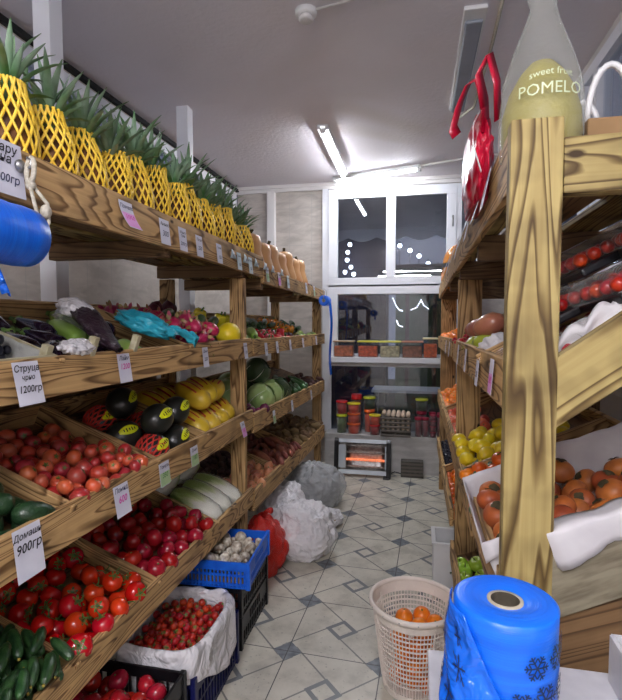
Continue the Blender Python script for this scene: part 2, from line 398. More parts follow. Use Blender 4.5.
tag(MB().tube([(-.50, 2.42, ZC-.008), (-.2, 2.36, ZC-.008), (.35, 2.15, ZC-.008), (.8, 2.1, ZC-.008)], .006, 6).build('ceiling_cable', M['plaster'], None, True),
    'thin white cable across the ceiling beside the smoke detector', 'cable')
tag(MB().tube([(.36, 2.2, ZC-.01), (.37, 2.9, ZC-.01), (.36, 3.7, ZC-.01), (.28, 3.85, ZC-.012)], .009, 6).build('ceiling_cable', M['ropegrey'] if 'ropegrey' in M else M['rope'], None, True),
    'grey cable along the ceiling beside the unlit lamp', 'cable')
tag(MB().tube([(.005, 4.95, ZC-.012), (.2, 4.88, ZC-.012), (.5, 4.78, ZC-.012), (.9, 4.7, ZC-.012)], .011, 6).build('ceiling_conduit', M['plaster'], None, True),
    'pale conduit on the ceiling leading from the crosswise tube lamp to the right', 'conduit')

# ------------------------------------------------------------------ outside, seen through the back window
struct('ground', MB().b2((-7, YN+.1, -.1), (7, 14, -.02)), plain('asphalt', (38, 40, 46), (30, 32, 36), .8))
aw = empty('awning', (0, 0, 0), 0, 'grey awning with a scalloped edge outside the back window', 'awning')
M['awn'] = plain('grey_canvas', (226, 226, 232), (206, 206, 214), .8, 3)
def awf(u, v): return (-1.6+3.0*u, 6.35-.85*(1-v), 2.72+.5*(1-v))
MB().grid(awf, 30, 4).build('canopy', M['awn'], aw, solid=.006)
def sc(u, v):
    x = -1.6+3.0*u; d = .10+.055*abs(math.sin(PI*(u*3.0/.36)))
    return (x, 6.35+.01*math.sin(40*u), 2.72-d*v)
MB().grid(sc, 120, 3).build('valance', M['awn'], aw, solid=.004)
MB().tube([(-1.6, 5.5, 3.2), (1.4, 5.5, 3.2)], .02, 8).build('roller', M['steel'], aw)
for k in range(2): MB().tube([(-1.5+2.8*k, 5.5, 3.0), (-1.5+2.8*k, 6.34, 2.73)], .012, 6).build('arm', M['steel'], aw)
ks = empty('market_kiosk', (0, 0, 0), 0, 'dark green kiosk across the street behind the lower back window', 'kiosk')
M['greenwall'] = plain('dark_green_sheet', (20, 74, 52), (14, 54, 40), .5, 2)
MB().b2((-.35, 8.0, -.02), (1.6, 9.4, 2.35)).build('kiosk_wall', M['greenwall'], ks)
MB().b2((-.5, 7.9, 2.35), (1.7, 9.5, 2.45)).build('kiosk_roof', M['black'], ks)
for k in range(4): MB().b2((-.2+.42*k, 7.965, .3), (-.14+.42*k, 8.0, 2.3)).build('kiosk_batten', M['navydull'] if 'navydull' in M else M['black'], ks)
gb = tag(MB().b2((-3.2, 9.5, -.02), (-.6, 10.5, 4.5)).build('street_building', plain('night_wall', (62, 60, 80), (48, 46, 62), .8, 1)), 'dim grey violet building across the street', 'building')
gb2 = tag(MB().b2((1.0, 10.5, -.02), (5.2, 11.5, 5)).build('street_building', plain('night_wall_b', (54, 56, 80), (44, 44, 62), .8, 1)), 'dim blue grey building farther along the street', 'building')
for i, (px, pz) in enumerate([(-1.24, 2.98), (-1.28, 2.84), (-1.29, 2.70), (-1.22, 2.57), (-1.33, 2.48), (-1.17, 2.44), (-1.50, 2.42), (-.34, 2.93), (-.16, 2.84), (.0, 2.74), (.16, 2.60), (.33, 2.54)]):
    l = empty('street_lamp', (px, 9.2, pz), 0, 'small round street bulb glowing outside the back window', 'street lamp', 'street bulbs behind the back window')
    MB().ball((0, 0, 0), .036, seg=10, rings=6).build('bulb', M['bulb'], l, True)
    MB().tube([(0, 0, .03), (0, 0, .08)], .012, 6).tube([(0, .0, .05), (0, .31, .07)] if px < -.5 else [(0, .03, .05), (0, .06, 0), (0, .06, 2.455-pz)], .008, 5).build('bulb_holder', M['black'], l)
for i, (pts, lab) in enumerate([([(-.39, 1.93), (-.34, 1.81), (-.29, 1.75), (-.23, 1.73)], 'short string of fairy lights on the kiosk, the left one'),
                                ([(-.11, 1.75), (-.02, 1.79), (.04, 1.90), (.08, 1.82), (.17, 1.75)], 'zigzag string of fairy lights on the kiosk, the right one'),
                                ([(-.33, 1.58), (-.30, 1.51), (-.22, 1.48)], 'short string of fairy lights low beside the kiosk')]):
    P_ = [Vector((x, 7.94, z)) for x, z in pts]; root = empty('fairy_lights', P_[0], 0, lab, 'fairy lights')
    MB().tube([p-P_[0] for p in P_], .005, 5).build('wire', M['black'], root)
    mb = MB()
    for j in range(len(P_)-1):
        for k in range(4): mb.ball(P_[j].lerp(P_[j+1], k/4)-P_[0], .006, seg=6, rings=4)
    tag(mb.build('bulbs', M['bulb'], root), kind='stuff')
# dim stacked chair and tables outside behind the lowest pane
st = empty('folding_table', (-.1, 6.3, -.02), 0, 'dim metal folding table outside behind the lowest back pane', 'table')
MB().b2((-.45, -.2, .72), (.45, .25, .75)).build('table_top', M['plaster'], st)
for sx_ in (-.4, .4):
    for a_ in (-1, 1): MB().tube([(sx_, -.2*a_, 0), (sx_, .2*a_, .72)], .014, 6).build('leg', M['steel'], st)
# tubs of salad on the outer sill behind the bottom rail
sl = struct('window_sill', MB().b2((-.93, 5.17, 1.135), (.36, 5.335, 1.19)), M['pvc'], bevel=.004)
TUBS = [(-0.81, 335, (200, 110, 70), 'pale salad tub with a brown lid'), (-0.54, 338, (206, 84, 40), 'tub of orange carrot salad'), (-0.3, 339, (196, 186, 150), 'tub of pale cabbage salad'),
        (-0.06, 341, (150, 96, 74), 'tub of brown salad with a pink lid'), (0.13, 338, (206, 92, 40), 'small tub of orange salad with a pale lid')]
LIDC = [(176, 150, 120), (206, 196, 60), (206, 204, 80), (180, 120, 96), (220, 214, 170)]
for i, (px, pt, c, lab) in enumerate(TUBS):
    wd = .105 if i < 4 else .07
    r = empty('salad_tub', (px*.946, 5.26, 1.191), 0, lab+', on the back window sill', 'food tub')
    h = .155 if i != 4 else .19
    MB().b2((-wd, -.065, 0), (wd, .065, h)).build('tub', M['tubcl'], r, bevel=.01)
    MB().b2((-wd*.93, -.06, .005), (wd*.93, .06, h*.76)).build('salad', plain('salad_%d' % i, c, tuple(int(q*.7) for q in c), .6, 40, detail=5), r, bevel=.012)
    MB().b2((-wd-.006, -.07, h), (wd+.006, .07, h+.016)).build('lid', plain('tub_lid_%d' % i, LIDC[i], None, .35), r, bevel=.006)

# ------------------------------------------------------------------ racks
TL = math.radians(21)
class Tray:
    """a sloping bay: u runs along the aisle, v up the slope away from it, n out of the slope"""
    def __init__(s, side, y0, y1, zt, depth=.50, tilt=TL, xf=None, drop=.085):
        s.side, s.y0, s.y1, s.zt, s.tilt = side, y0, y1, zt, tilt
        s.x = (-.952 if side < 0 else .205) if xf is None else xf
        s.L = depth/math.cos(tilt); s.W = y1-y0; c, n = math.cos(tilt), math.sin(tilt)
        if side < 0: U, V, N = (0, 1, 0), (-c, 0, n), (n, 0, c); o = (s.x, y0, zt-drop)
        else: U, V, N = (0, -1, 0), (c, 0, n), (-n, 0, c); o = (s.x, y1, zt-drop)
        s.M = Matrix.Translation(o) @ Matrix((U, V, N)).transposed().to_4x4()
    def part(s, name, lo, hi, m, parent, bev=.003):
        """board whose own local X runs along its length"""
        c = [(lo[i]+hi[i])/2 for i in range(3)]; d = [hi[i]-lo[i] for i in range(3)]
        o = MB().box((0, 0, 0), (d[0], d[1], d[2]) if d[0] >= d[1] else (d[1], d[0], d[2])).build(name, m, parent, bevel=bev)
        o.matrix_basis = s.M @ T(*c) @ (Matrix() if d[0] >= d[1] else RZ(PI/2)); return o
def board(name, p, q, w_, h_, m, parent, up=(0, 0, 1), bev=.003):
    p = Vector(p); q = Vector(q); d = q-p; x = d.normalized(); y = Vector(up).cross(x)
    if y.length < 1e-4: y = Vector((0, 1, 0)).cross(x)
    y.normalize(); z = x.cross(y)
    o = MB().box((0, 0, 0), (d.length, w_, h_)).build(name, m, parent, bevel=bev)
    o.matrix_basis = Matrix.Translation((p+q)/2) @ Matrix((x, y, z)).transposed().to_4x4(); return o
def fascia(side, y0, y1, z0, z1, h, parent, m, th=.022):
    x = (-.952+th/2+.001) if side < 0 else (.203-th/2)
    return board('front_board', (x, y0, z0-h/2), (x, y1, z1-h/2), th, h, m, parent)
RA = empty('display_rack', (-1.2, .45, 0), 0, 'scorched pine produce rack along the left wall, the near unit under the pineapples', 'display rack')
RB = empty('display_rack', (-1.2, 2.74, 0), 0, 'scorched pine produce rack along the left wall, the far unit under the tan pumpkins', 'display rack')
RC = empty('display_rack', (.5, 1.1, 0), 0, 'scorched pine produce rack on the right with the big knotty front post', 'display rack')
RD = empty('display_rack', (.5, 2.8, 0), 0, 'scorched pine produce rack on the right, the far unit by the back window', 'display rack')
def rel(root):   # children are built in world coordinates, then hung under the root
    for o in root.children: o.matrix_basis = Matrix.Translation(-root.location) @ o.matrix_basis
def post(x0, x1, y0, y1, z1, m, root, z0=0, bev=.004):
    o = MB().box((0, 0, 0), (z1-z0, x1-x0, y1-y0)).build('post', m, root, bevel=bev)
    o.matrix_basis = T((x0+x1)/2, (y0+y1)/2, (z0+z1)/2) @ Matrix(((0, 1, 0, 0), (0, 0, 1, 0), (1, 0, 0, 0), (0, 0, 0, 1)))
    return o
W_, WP, WD = M['wood'], M['wood_pale'], M['wood_dark']
trays = {}
def levels(root, side, y0, y1, spec, x_back):
    for (key, z0, z1, h, cuts, tilt, depth) in spec:
        fascia(side, y0, y1, z0, z1, h, root, W_)
        ys = [y0+.012]+list(cuts)+[y1-.012]
        big = Tray(side, y0+.002, y1-.002, (z0+z1)/2, depth, tilt)
        big.part('shelf_board', (0, 0, -.016), (big.W, big.L, -.001), WD, root)
        big.part('back_board', (0, big.L, -.016), (big.W, big.L+.018, .075), W_, root)
        for c_ in cuts:
            zc = z0+(z1-z0)*(c_-y0)/(y1-y0)
            a = c_-y0 if side < 0 else y1-c_
            big.part('divider', (a-.011, .0, 0), (a+.011, big.L-.002, .082), W_, root)
        for i in range(len(ys)-1):
            trays[(key, i)] = Tray(side, ys[i]+.012, ys[i+1]-.012, (z0+z1)/2, depth, tilt)
levels(RA, -1, .45, 2.735, [('A2', 1.462, 1.462, .105, (1.16, 1.93, 2.24), math.radians(20), .50),
                            ('A3', 1.055, 1.050, .112, (1.19, 1.66, 2.10), TL, .50),
                            ('A4', .606, .592, .10, (1.19, 1.65, 2.21), TL, .50)], -1.47)
levels(RB, -1, 2.76, 5.0, [('B2', 1.455, 1.44, .10, (), math.radians(20), .50),
                           ('B3', 1.02, .968, .115, (), TL, .50),
                           ('B4', .565, .505, .125, (3.35, 3.95), TL, .50)], -1.47)
# flat top shelves with lath floors
for root, y0, y1, z0, z1, h in ((RA, .45, 2.95, 1.965, 1.95, .125), (RB, 2.955, 5.0, 1.893, 1.872, .10)):
    fascia(-1, y0, y1, z0, z1, h, root, W_)
    zz = z0-h+.03
    for k, (xa, xb) in enumerate(((-.955, -1.03), (-1.05, -1.15), (-1.18, -1.29), (-1.32, -1.42), (-1.43, -1.47))):
        board('shelf_slat', ((xa+xb)/2, y0, zz+.012), ((xa+xb)/2, y1, zz+.012), abs(xa-xb), .02, (WP, WD, WP, WD, W_)[k], root)
    for yb in ((1.0, 1.8, 2.66) if root is RA else (3.0, 3.8, 4.88)):
        board('cross_beam', (-.955, yb, zz-.033), (-1.47, yb, zz-.033), .045, .066, WD, root)
for root, ys in ((RA, (.5, 2.685)), (RB, (4.93,))):
    for y in ys:
        post(-1.04, -.955, y-.022, y+.022, 1.80 if root is RB or y > 2 else 1.83, W_, root)
        post(-1.47, -1.39, y-.022, y+.022, 1.80, W_, root)
board('shade_panel', (-1.485, .5, 1.05), (-1.485, 2.64, 1.05), .008, 1.0, WD, RA)  # added dark sheet hiding the lit wall, so the gaps read as shade
rel(RA); rel(RB)

# right racks: front unit y 1.1-2.72, far unit 2.8-4.75
levels(RC, 1, 1.15, 2.74, [('C2', 1.472, 1.462, .11, (1.55,), math.radians(28), .56)], .8)
levels(RC, 1, 1.15, 1.70, [('C5', 1.0, .985, .12, (), math.radians(24), .52)], .8)
levels(RD, 1, 2.80, 4.72, [('D2', 1.462, 1.43, .10, (), math.radians(24), .40), ('D3', .95, .94, .11, (3.7,), math.radians(24), .40), ('D4', .53, .50, .10, (3.7,), math.radians(24), .40)], .8)
levels(RC, 1, 1.72, 2.74, [('C3', .94, .94, .11, (2.17,), math.radians(24), .56), ('C4', .38, .38, .10, (), math.radians(20), .34)], .8)
for root, y0, y1, z0, z1, h in ((RC, 1.105, 2.77, 1.955, 1.935, .125), (RD, 2.78, 4.75, 1.93, 1.88, .11)):
    fascia(1, y0, y1, z0, z1, h, root, W_, .02)
    zz = z0-h+.03
    for k, (xa, xb) in enumerate(((.206, .275), (.30, .44), (.475, .60), (.64, .80), (.83, .90))):
        board('shelf_slat', ((xa+xb)/2, y0+.045, zz+.012), ((xa+xb)/2, y1, zz+.012), abs(xa-xb), .02, (WP, WD, WP, WD, W_)[k], root)
    for yb in ((1.9, 2.68) if root is RC else (3.5, 4.66)):
        board('cross_beam', (.206, yb, zz-.045), (.90, yb, zz-.045), .045, .09, WD, root)
post(.180, .281, 1.10, 1.145, 1.962, M['wood_front'] if 'wood_front' in M else WP, RC)
post(.205, .325, 2.72+.025, 2.765+.02, 1.78, W_, RC)
post(.205, .34, 4.722, 4.762, 1.80, W_, RD)
post(.82, .90, 2.745, 2.785, 1.80, WD, RC); post(.82, .90, 4.722, 4.762, 1.80, WD, RD)
post(.82, .90, 1.10, 1.145, 1.80, WD, RC)
# near end frame of the right rack: top beam and sloping side rails
board('end_beam', (.282, 1.123, 1.865), (.93, 1.123, 1.872), .042, .112, M['wood_pale'], RC)
sA = math.tan(math.radians(36))
board('side_rail', (.22, 1.123, 1.362), (.78, 1.123, 1.362+.56*.74), .042, .118, M['wood_pale'], RC)
board('side_rail', (.22, 1.123, .965), (.85, 1.123, .965+.63*.50), .042, .13, M['oldwood'], RC)
board('side_rail', (.22, 1.128, .82), (.85, 1.128, .82+.63*.45), .03, .20, M['wood_dark'], RC)
rel(RC); rel(RD)
# ------------------------------------------------------------------ produce
def prof_sphere(r, zs=1.0, n=10, top=0.0, bot=0.0, p=1.0):
    """sphere-like profile, dimpled at the top (stem) and the bottom"""
    out = []
    for i in range(n+1):
        a = PI*i/n; rr = math.sin(a)**p*r; z = -math.cos(a)*r*zs
        z += bot*r*math.exp(-(rr/r/.35)**2)*(1 if a < PI/2 else 0); z -= top*r*math.exp(-(rr/r/.35)**2)*(1 if a > PI/2 else 0)
        out.append((max(rr, 1e-6), z))
    return out
def bendx(mb, k):
    """bend a lathe that runs along local X (after swap)"""
    mb.v = [(x, y+k*x*x, z) for x, y, z in mb.v]; return mb
def along_x(mb): mb.v = [(z, y, -x) for x, y, z in mb.v]; return mb
def leafmesh(L, W, bend=.3, fold=.15, nu=6, M_=None, mb=None):
    mb = mb or MB()
    def fn(u, v):
        s_ = (v-.5)*2; ww = W*math.sin(PI*min(1, u*.96+.02))**.8
        return (L*u*math.cos(bend*u), s_*ww/2, -L*u*math.sin(bend*u)+abs(s_)*ww*fold)
    return mb.grid(fn, nu, 2, M_)
def star(r, n=5, z=0, w_=.35, droop=.15):
    mb = MB()
    for k in range(n): leafmesh(r, r*w_*1.5, droop, .1, 4, RZ(2*PI*k/n) @ T(0, 0, z), mb)
    return mb
def dup_part(root_o, children):
    for nm, me, M_ in children: inst(nm, me, M_, root_o)
class Kind:
    """one sort of produce: body meshes, part meshes and the balls that stand for it when it is packed"""
    def __init__(s, name, cat, bodies, parts, balls, flat=False, spin='any', sc=(.9, 1.08), face=None):
        s.name, s.cat, s.bodies, s.parts, s.balls = name, cat, bodies, parts, balls
        s.flat, s.spin, s.sc = flat, spin, sc
    def put(s, M_, rnd_, label, group, parts=True):
        o = inst(s.name, rnd_.choice(s.bodies), M_, None, label, s.cat, group)
        if parts: dup_part(o, s.parts)
        return o
def pack(W, L, H, kinds, n, seed, aim=0.0, dth=.25, zmin=0, pre=(), vlo=0, slope=.22, nc=220, vcap=None):
    """let items settle one by one into a W x L bay; returns (kind, u, v, h, theta, scale)"""
    r_ = random.Random(seed); g = np.random.default_rng(seed); P = np.array([list(p) for p in pre]) if len(pre) else np.zeros((0, 4)); out = []
    for it in range(n):
        k = r_.choice(kinds); s_ = r_.uniform(*k.sc); best = None
        balls = [(b[0]*s_, b[1]*s_) for b in k.balls]; ext = max(abs(b[0])+b[1] for b in balls); rm = max(b[1] for b in balls)
        for c in range(nc):
            th = aim+r_.uniform(-dth, dth)+(PI if r_.random() < .5 else 0); ct, st_ = math.cos(th), math.sin(th)
            eu = max(abs(b[0]*ct)+b[1] for b in balls); ev = max(abs(b[0]*st_)+b[1] for b in balls)
            if 2*eu > W or 2*ev > L-vlo: continue
            u = r_.uniform(eu, W-eu); v = r_.uniform(vlo+ev, L-ev); h = zmin+rm
            for bx_, br in balls:
                if len(P):
                    d2 = (P[:, 0]-(u+bx_*ct))**2+(P[:, 1]-(v+bx_*st_))**2; R2 = (P[:, 3]+br)**2; q = R2-d2; mk = q > 0
                    if mk.any(): h = max(h, float((P[mk, 2]+np.sqrt(q[mk])).max()))
            cost = h+slope*v
            if best is None or cost < best[0]: best = (cost, u, v, h, th)
        if best is None: continue
        _, u, v, h, th = best
        if h+rm > (H if vcap is None else vcap(u, v)): continue
        ct, st_ = math.cos(th), math.sin(th)
        P = np.vstack([P]+[[u+b[0]*ct, v+b[0]*st_, h, b[1]] for b in balls])
        out.append((k, u, v, h, th, s_))
    return out
def fill(tray, kinds, n, seed, label, group, H=.12, u0=0, u1=None, v0=0, v1=None, aim=0, dth=.3, tiltmax=.6, parts=True, slope=.22, nc=160, labels=None):
    kinds = kinds if isinstance(kinds, list) else [kinds]; u1 = tray.W if u1 is None else u1; v1 = tray.L if v1 is None else v1
    r_ = random.Random(seed+99); res = []
    for i, (k, u, v, h, th, s_) in enumerate(pack(u1-u0, v1-v0, H, kinds, n, seed, aim, dth, slope=slope, nc=nc)):
        if len(k.balls) > 1: R_ = RZ(th) @ RX(r_.uniform(0, 2*PI) if k.spin == 'any' else r_.uniform(-.3, .3))
        else: R_ = RZ(r_.uniform(0, 2*PI)) @ RX(r_.uniform(-tiltmax, tiltmax)) @ RY(r_.uniform(-tiltmax, tiltmax))
        lab = label[k.name] if isinstance(label, dict) else label
        if n > 8:
            iu = min(2, int(3*u/(u1-u0))); iv = min(2, int(3*v/(v1-v0))); ends = ('near end', 'centre', 'far end')
            if hasattr(tray, 'side'): lab += ', '+('front row', 'mid row', 'back row')[iv]+', '+ends[iu if tray.side < 0 else 2-iu]
            else: lab += ', '+('wall side', 'mid row', 'aisle side')[iu]+', '+ends[iv]
        grp = group[k.name] if isinstance(group, dict) else group
        res.append(k.put(tray.M @ T(u0+u, v0+v, h+.001) @ R_ @ SC(s_), r_, lab, grp, parts))
    return res

# --- materials of fruit and vegetables
def fruit(name, c1, c2, **k): return plain(name, c1, c2, **{**dict(rough=.28, scale=9, rand=.14, coat=.25), **k})
F = {}
F['tomato'] = fruit('tomato_skin', (196, 24, 16), (224, 52, 24), scale=6, rough=.2)
F['rosetomato'] = fruit('rose_tomato_skin', (156, 18, 32), (184, 32, 40), scale=6, rough=.2)
F['orangetomato'] = fruit('mixed_tomato_skin', (196, 60, 44), (178, 84, 62), scale=8, rough=.32, rand=.28)
F['cherry'] = fruit('cherry_tomato_skin', (164, 20, 24), (196, 52, 26), scale=20)
F['calyx'] = plain('green_calyx', (70, 104, 44), (98, 128, 56), .6, 20)
F['cuke'] = fruit('cucumber_skin', (18, 48, 26), (52, 88, 44), scale=40, rough=.4, bump=.7, bscale=120, stretch=(.4, 1, 1))
F['cukeflower'] = plain('dried_flower', (176, 160, 70), (150, 130, 50), .8, 60)
F['avocado'] = fruit('avocado_skin', (28, 56, 34), (44, 78, 44), scale=14, rough=.4, bump=.6, bscale=140)
F['melonblack'] = fruit('dark_melon_rind', (32, 34, 32), (48, 50, 46), scale=4, rough=.3, stretch=(1, 1, .25))
F['melonyellow'] = fruit('yellow_melon_rind', (222, 184, 40), (236, 206, 66), scale=4, rough=.4)
F['redstripe'] = plain('red_strip', (170, 44, 38), (190, 70, 50), .5, 30)
F['sticker'] = plain('yellow_sticker', (220, 228, 20), (214, 220, 24), .4, 4)
F['foamred'] = plain('red_foam_net', (208, 56, 44), (190, 44, 36), .6, 20)
F['foamyel'] = plain('yellow_foam_net', (252, 206, 52), (255, 218, 84), .45, 14)
F['pinebody'] = plain('pineapple_skin', (120, 74, 30), (78, 48, 24), .6, 40, bump=.8, bscale=60)
F['crown'] = fruit('pineapple_crown', (74, 122, 66), (140, 164, 140), scale=10, rough=.45, rand=.2, coat=0)
F['squash'] = fruit('tan_squash_skin', (204, 150, 96), (214, 168, 116), scale=5, rough=.4, rand=.06)
F['stem'] = plain('dry_stem', (96, 84, 56), (70, 62, 40), .8, 40)
F['dragon'] = fruit('dragon_fruit_skin', (178, 28, 84), (150, 30, 70), scale=12, rough=.45)
F['dragonleaf'] = plain('dragon_fruit_scale', (132, 140, 70), (182, 60, 96), .5, 30)
F['lemon'] = fruit('lemon_skin', (240, 206, 24), (244, 218, 52), scale=8, rough=.35, bump=.3, bscale=160, rand=.07)
F['orange'] = fruit('orange_skin', (240, 120, 14), (244, 140, 30), scale=8, rough=.38, bump=.3, bscale=160, rand=.08)
F['mandarin'] = fruit('mandarin_skin', (232, 108, 24), (238, 128, 38), scale=8, rough=.35, bump=.3, bscale=160)
F['persim'] = fruit('persimmon_skin', (206, 112, 50), (158, 84, 54), scale=14, rough=.45, rand=.2, coat=0, detail=5)
F['leaf'] = fruit('green_leaf', (34, 74, 36), (56, 98, 50), scale=8, rough=.4, rand=.2)
F['pepperY'] = fruit('yellow_pepper_skin', (226, 206, 40), (216, 214, 60), scale=6, rough=.22)
F['pepperR'] = fruit('red_pepper_skin', (196, 30, 30), (170, 20, 28), scale=6, rough=.2)
F['pepperO'] = fruit('orange_pepper_skin', (232, 150, 40), (226, 130, 30), scale=6, rough=.22)
F['zuc'] = fruit('zucchini_skin', (40, 76, 36), (64, 104, 54), scale=14, rough=.35, stretch=(.3, 1, 1))
F['zucpale'] = fruit('pale_zucchini_skin', (140, 178, 70), (168, 198, 100), scale=12, rough=.35, stretch=(.3, 1, 1))
F['aub'] = fruit('aubergine_skin', (38, 22, 46), (26, 16, 34), scale=6, rough=.15, coat=.5)
F['beet'] = fruit('beetroot_skin', (96, 30, 44), (76, 26, 36), scale=14, rough=.5, coat=0)
F['cabbage'] = fruit('cabbage_leaf', (150, 182, 104), (186, 208, 144), scale=5, rough=.4, rand=.1, bump=.5, bscale=9)
F['cabdark'] = fruit('dark_cabbage_leaf', (54, 76, 50), (78, 102, 68), scale=5, rough=.45, bump=.6, bscale=10)
F['redon'] = fruit('red_onion_skin', (96, 34, 66), (130, 62, 92), scale=7, rough=.2, stretch=(1, 1, .2))
F['onion'] = fruit('onion_skin', (196, 120, 86), (214, 148, 112), scale=7, rough=.3, stretch=(1, 1, .2), rand=.2)
F['potato'] = fruit('potato_skin', (140, 112, 78), (112, 88, 62), scale=12, rough=.8, coat=0, rand=.25)
F['sweet'] = fruit('sweet_potato_skin', (150, 82, 64), (118, 62, 50), scale=12, rough=.7, coat=0, rand=.2)
F['brownroot'] = fruit('brown_root_skin', (92, 60, 52), (70, 46, 44), scale=12, rough=.7, coat=0, rand=.2)
def mk_napa():
    t = NT('napa_leaf'); tc = t.n('ShaderNodeTexCoord'); sx = t.n('ShaderNodeSeparateXYZ'); t.l(tc.outputs['Object'], sx.inputs[0])
    g = t.math('MULTIPLY_ADD', sx.outputs[0], 4.0, .5); v = t.coord((.3, 1.6, 1.6)); n = t.noise(v, 16, 4)
    f = t.math('ADD', g, t.math('MULTIPLY', t.math('SUBTRACT', n, .5), 1.3))
    c = t.ramp(f, [(.12, (160, 190, 96)), (.4, (222, 232, 176)), (.62, (248, 248, 236))]); t.bump(n, 1.0, .02); return t.set(c, .35, spec=.5)
F['napa'] = mk_napa()
F['mush'] = fruit('mushroom_cap', (236, 230, 216), (150, 130, 106), scale=38, rough=.6, coat=0)
F['nut'] = fruit('walnut_shell', (176, 146, 106), (146, 118, 82), scale=60, rough=.7, coat=0, bump=.8, bscale=90)
F['grape'] = fruit('dark_grape', (26, 28, 44), (40, 40, 58), scale=30, rough=.35, rand=.3)
F['apple'] = fruit('green_apple_skin', (150, 190, 50), (176, 208, 84), scale=6, rough=.2)
F['mango'] = fruit('mango_skin', (176, 104, 92), (196, 132, 96), scale=5, rough=.3)
F['pome'] = fruit('pomegranate_skin', (186, 34, 58), (206, 64, 70), scale=6, rough=.3)
F['starf'] = fruit('green_banana_skin', (148, 172, 52), (176, 186, 66), scale=6, rough=.35)
F['peach'] = fruit('peach_skin', (226, 108, 56), (216, 74, 50), scale=4, rough=.5)
F['egg'] = fruit('egg_shell', (222, 196, 168), (232, 214, 196), scale=4, rough=.45, coat=0, rand=.06)
F['eggtray'] = plain('grey_pulp', (120, 112, 104), (100, 94, 88), .9, 60, bump=.5)
F['pomelo'] = fruit('pomelo_skin', (166, 160, 74), (184, 174, 96), scale=7, rough=.5, bump=.4, bscale=120, coat=0)

def round_kind(name, cat, r, m, zs=.86, top=.22, bot=.1, seg=14, rib=0, parts=(), sc=(.88, 1.08), nrings=10, br=None):
    mod = (lambda a, t: 1+rib*math.cos(5*a)*math.sin(PI*t)) if rib else None
    me = MB().lathe(prof_sphere(r, zs, nrings, top, bot), seg, None, mod, caps=False).mesh(name, m, True)
    return Kind(name, cat, [me], list(parts), [(0, br or r*(1+zs)/2*.99)], sc=sc)
def long_kind(name, cat, prof, m, parts=(), seg=12, bend=0, mod=None, sc=(.9, 1.1), spin='any', nb=3, rb=None):
    me = bendx(along_x(MB().lathe(prof, seg, None, mod, caps=False)), bend).mesh(name, m, True)
    zs = [p[1] for p in prof]; a, b = min(zs), max(zs); R_ = max(p[0] for p in prof)
    if rb is None: rb = R_*.98
    xs = [a+rb+(b-a-2*rb)*i/(nb-1) for i in range(nb)] if nb > 1 else [(a+b)/2]
    return Kind(name, cat, [me], list(parts), [(x, rb) for x in xs], sc=sc, spin=spin)
cal = star(.024, 5, .0, .3, -.12).mesh('calyx', F['calyx'], True)
vine = star(.022, 5, 0, .3, -.2).tube([(0, 0, 0), (.004, 0, .008), (.012, .004, .018), (.026, .006, .02)], [.0026, .0022, .002, .0024], 5).mesh('vine_calyx', F['calyx'], True)
scar = MB().lathe([(.004, 0), (.0035, .0025), (.0001, .003)], 8).mesh('stem_scar', F['calyx'])
K = {}
K['vine'] = round_kind('vine_tomato', 'tomato', .037, F['tomato'], .88, .2, rib=.02, parts=[('stem', vine, T(0, 0, .026))])
K['rose'] = round_kind('rose_tomato', 'tomato', .037, F['rosetomato'], .88, .2, rib=.02, parts=[('stem_scar', scar, T(0, 0, .0255))])
K['mixtom'] = round_kind('tomato', 'tomato', .029, F['orangetomato'], .92, .2, rib=.03, parts=[('calyx', cal, T(0, 0, .0225) @ SC(.45))], sc=(.72, 1.05))
K['box'] = round_kind('large_tomato', 'tomato', .040, F['rosetomato'], .85, .2, rib=.02, parts=[('stem_scar', scar, T(0, 0, .027))])
K['cherry'] = round_kind('cherry_tomato', 'tomato', .0165, F['cherry'], .98, .12, 0, 10, parts=[('calyx', cal, T(0, 0, .0145) @ SC(.42))], nrings=8)
K['cuke'] = long_kind('pickling_cucumber', 'cucumber', [(1e-6, -.062), (.009, -.060), (.017, -.048), (.0205, -.02), (.021, .01), (.018, .04), (.010, .058), (1e-6, .062)], F['cuke'], bend=1.1, mod=lambda a, t: 1+.05*math.cos(7*a), sc=(.66, .86),
                      parts=[('flower_tip', MB().ball((.064, .0045, 0), .0048, (1.4, 1, 1), 6, 4).mesh('flower_tip', F['cukeflower'], True), Matrix())], nb=4)
K['avo'] = long_kind('avocado', 'avocado', [(1e-6, -.055), (.018, -.051), (.031, -.035), (.034, -.012), (.028, .018), (.018, .042), (.009, .054), (1e-6, .057)], F['avocado'], nb=2, rb=.031,
                     parts=[('stem_button', MB().ball((.057, 0, 0), .004, seg=6, rings=4).mesh('stem_button', F['stem'], True), Matrix())])
K['lemon'] = long_kind('lemon', 'lemon', [(1e-6, -.045), (.007, -.041), (.022, -.030), (.031, -.012), (.032, .008), (.025, .027), (.010, .040), (.006, .046), (1e-6, .048)], F['lemon'], nb=2, rb=.030)
lf = leafmesh(.065, .03, .5, .2).mesh('leaf', F['leaf'], True)
K['orange'] = round_kind('orange', 'orange', .040, F['orange'], .97, .05, .04, 16, parts=[('stem_scar', scar, T(0, 0, .0365))])
K['mandl'] = round_kind('leafy_mandarin', 'mandarin', .031, F['mandarin'], .84, .1, .1, 14, parts=[('leaf', lf, T(0, 0, .023)), ('stem_scar', scar, T(0, 0, .0235))])
K['mand'] = round_kind('mandarin', 'mandarin', .031, F['mandarin'], .84, .1, .1, 14, parts=[('stem_scar', scar, T(0, 0, .0235))])
K['persim'] = round_kind('persimmon', 'persimmon', .040, F['persim'], .84, .1, .05, 16, rib=.015, parts=[('calyx', star(.017, 4, 0, .7, .1).mesh('calyx', F['stem'], True), T(0, 0, .034))])
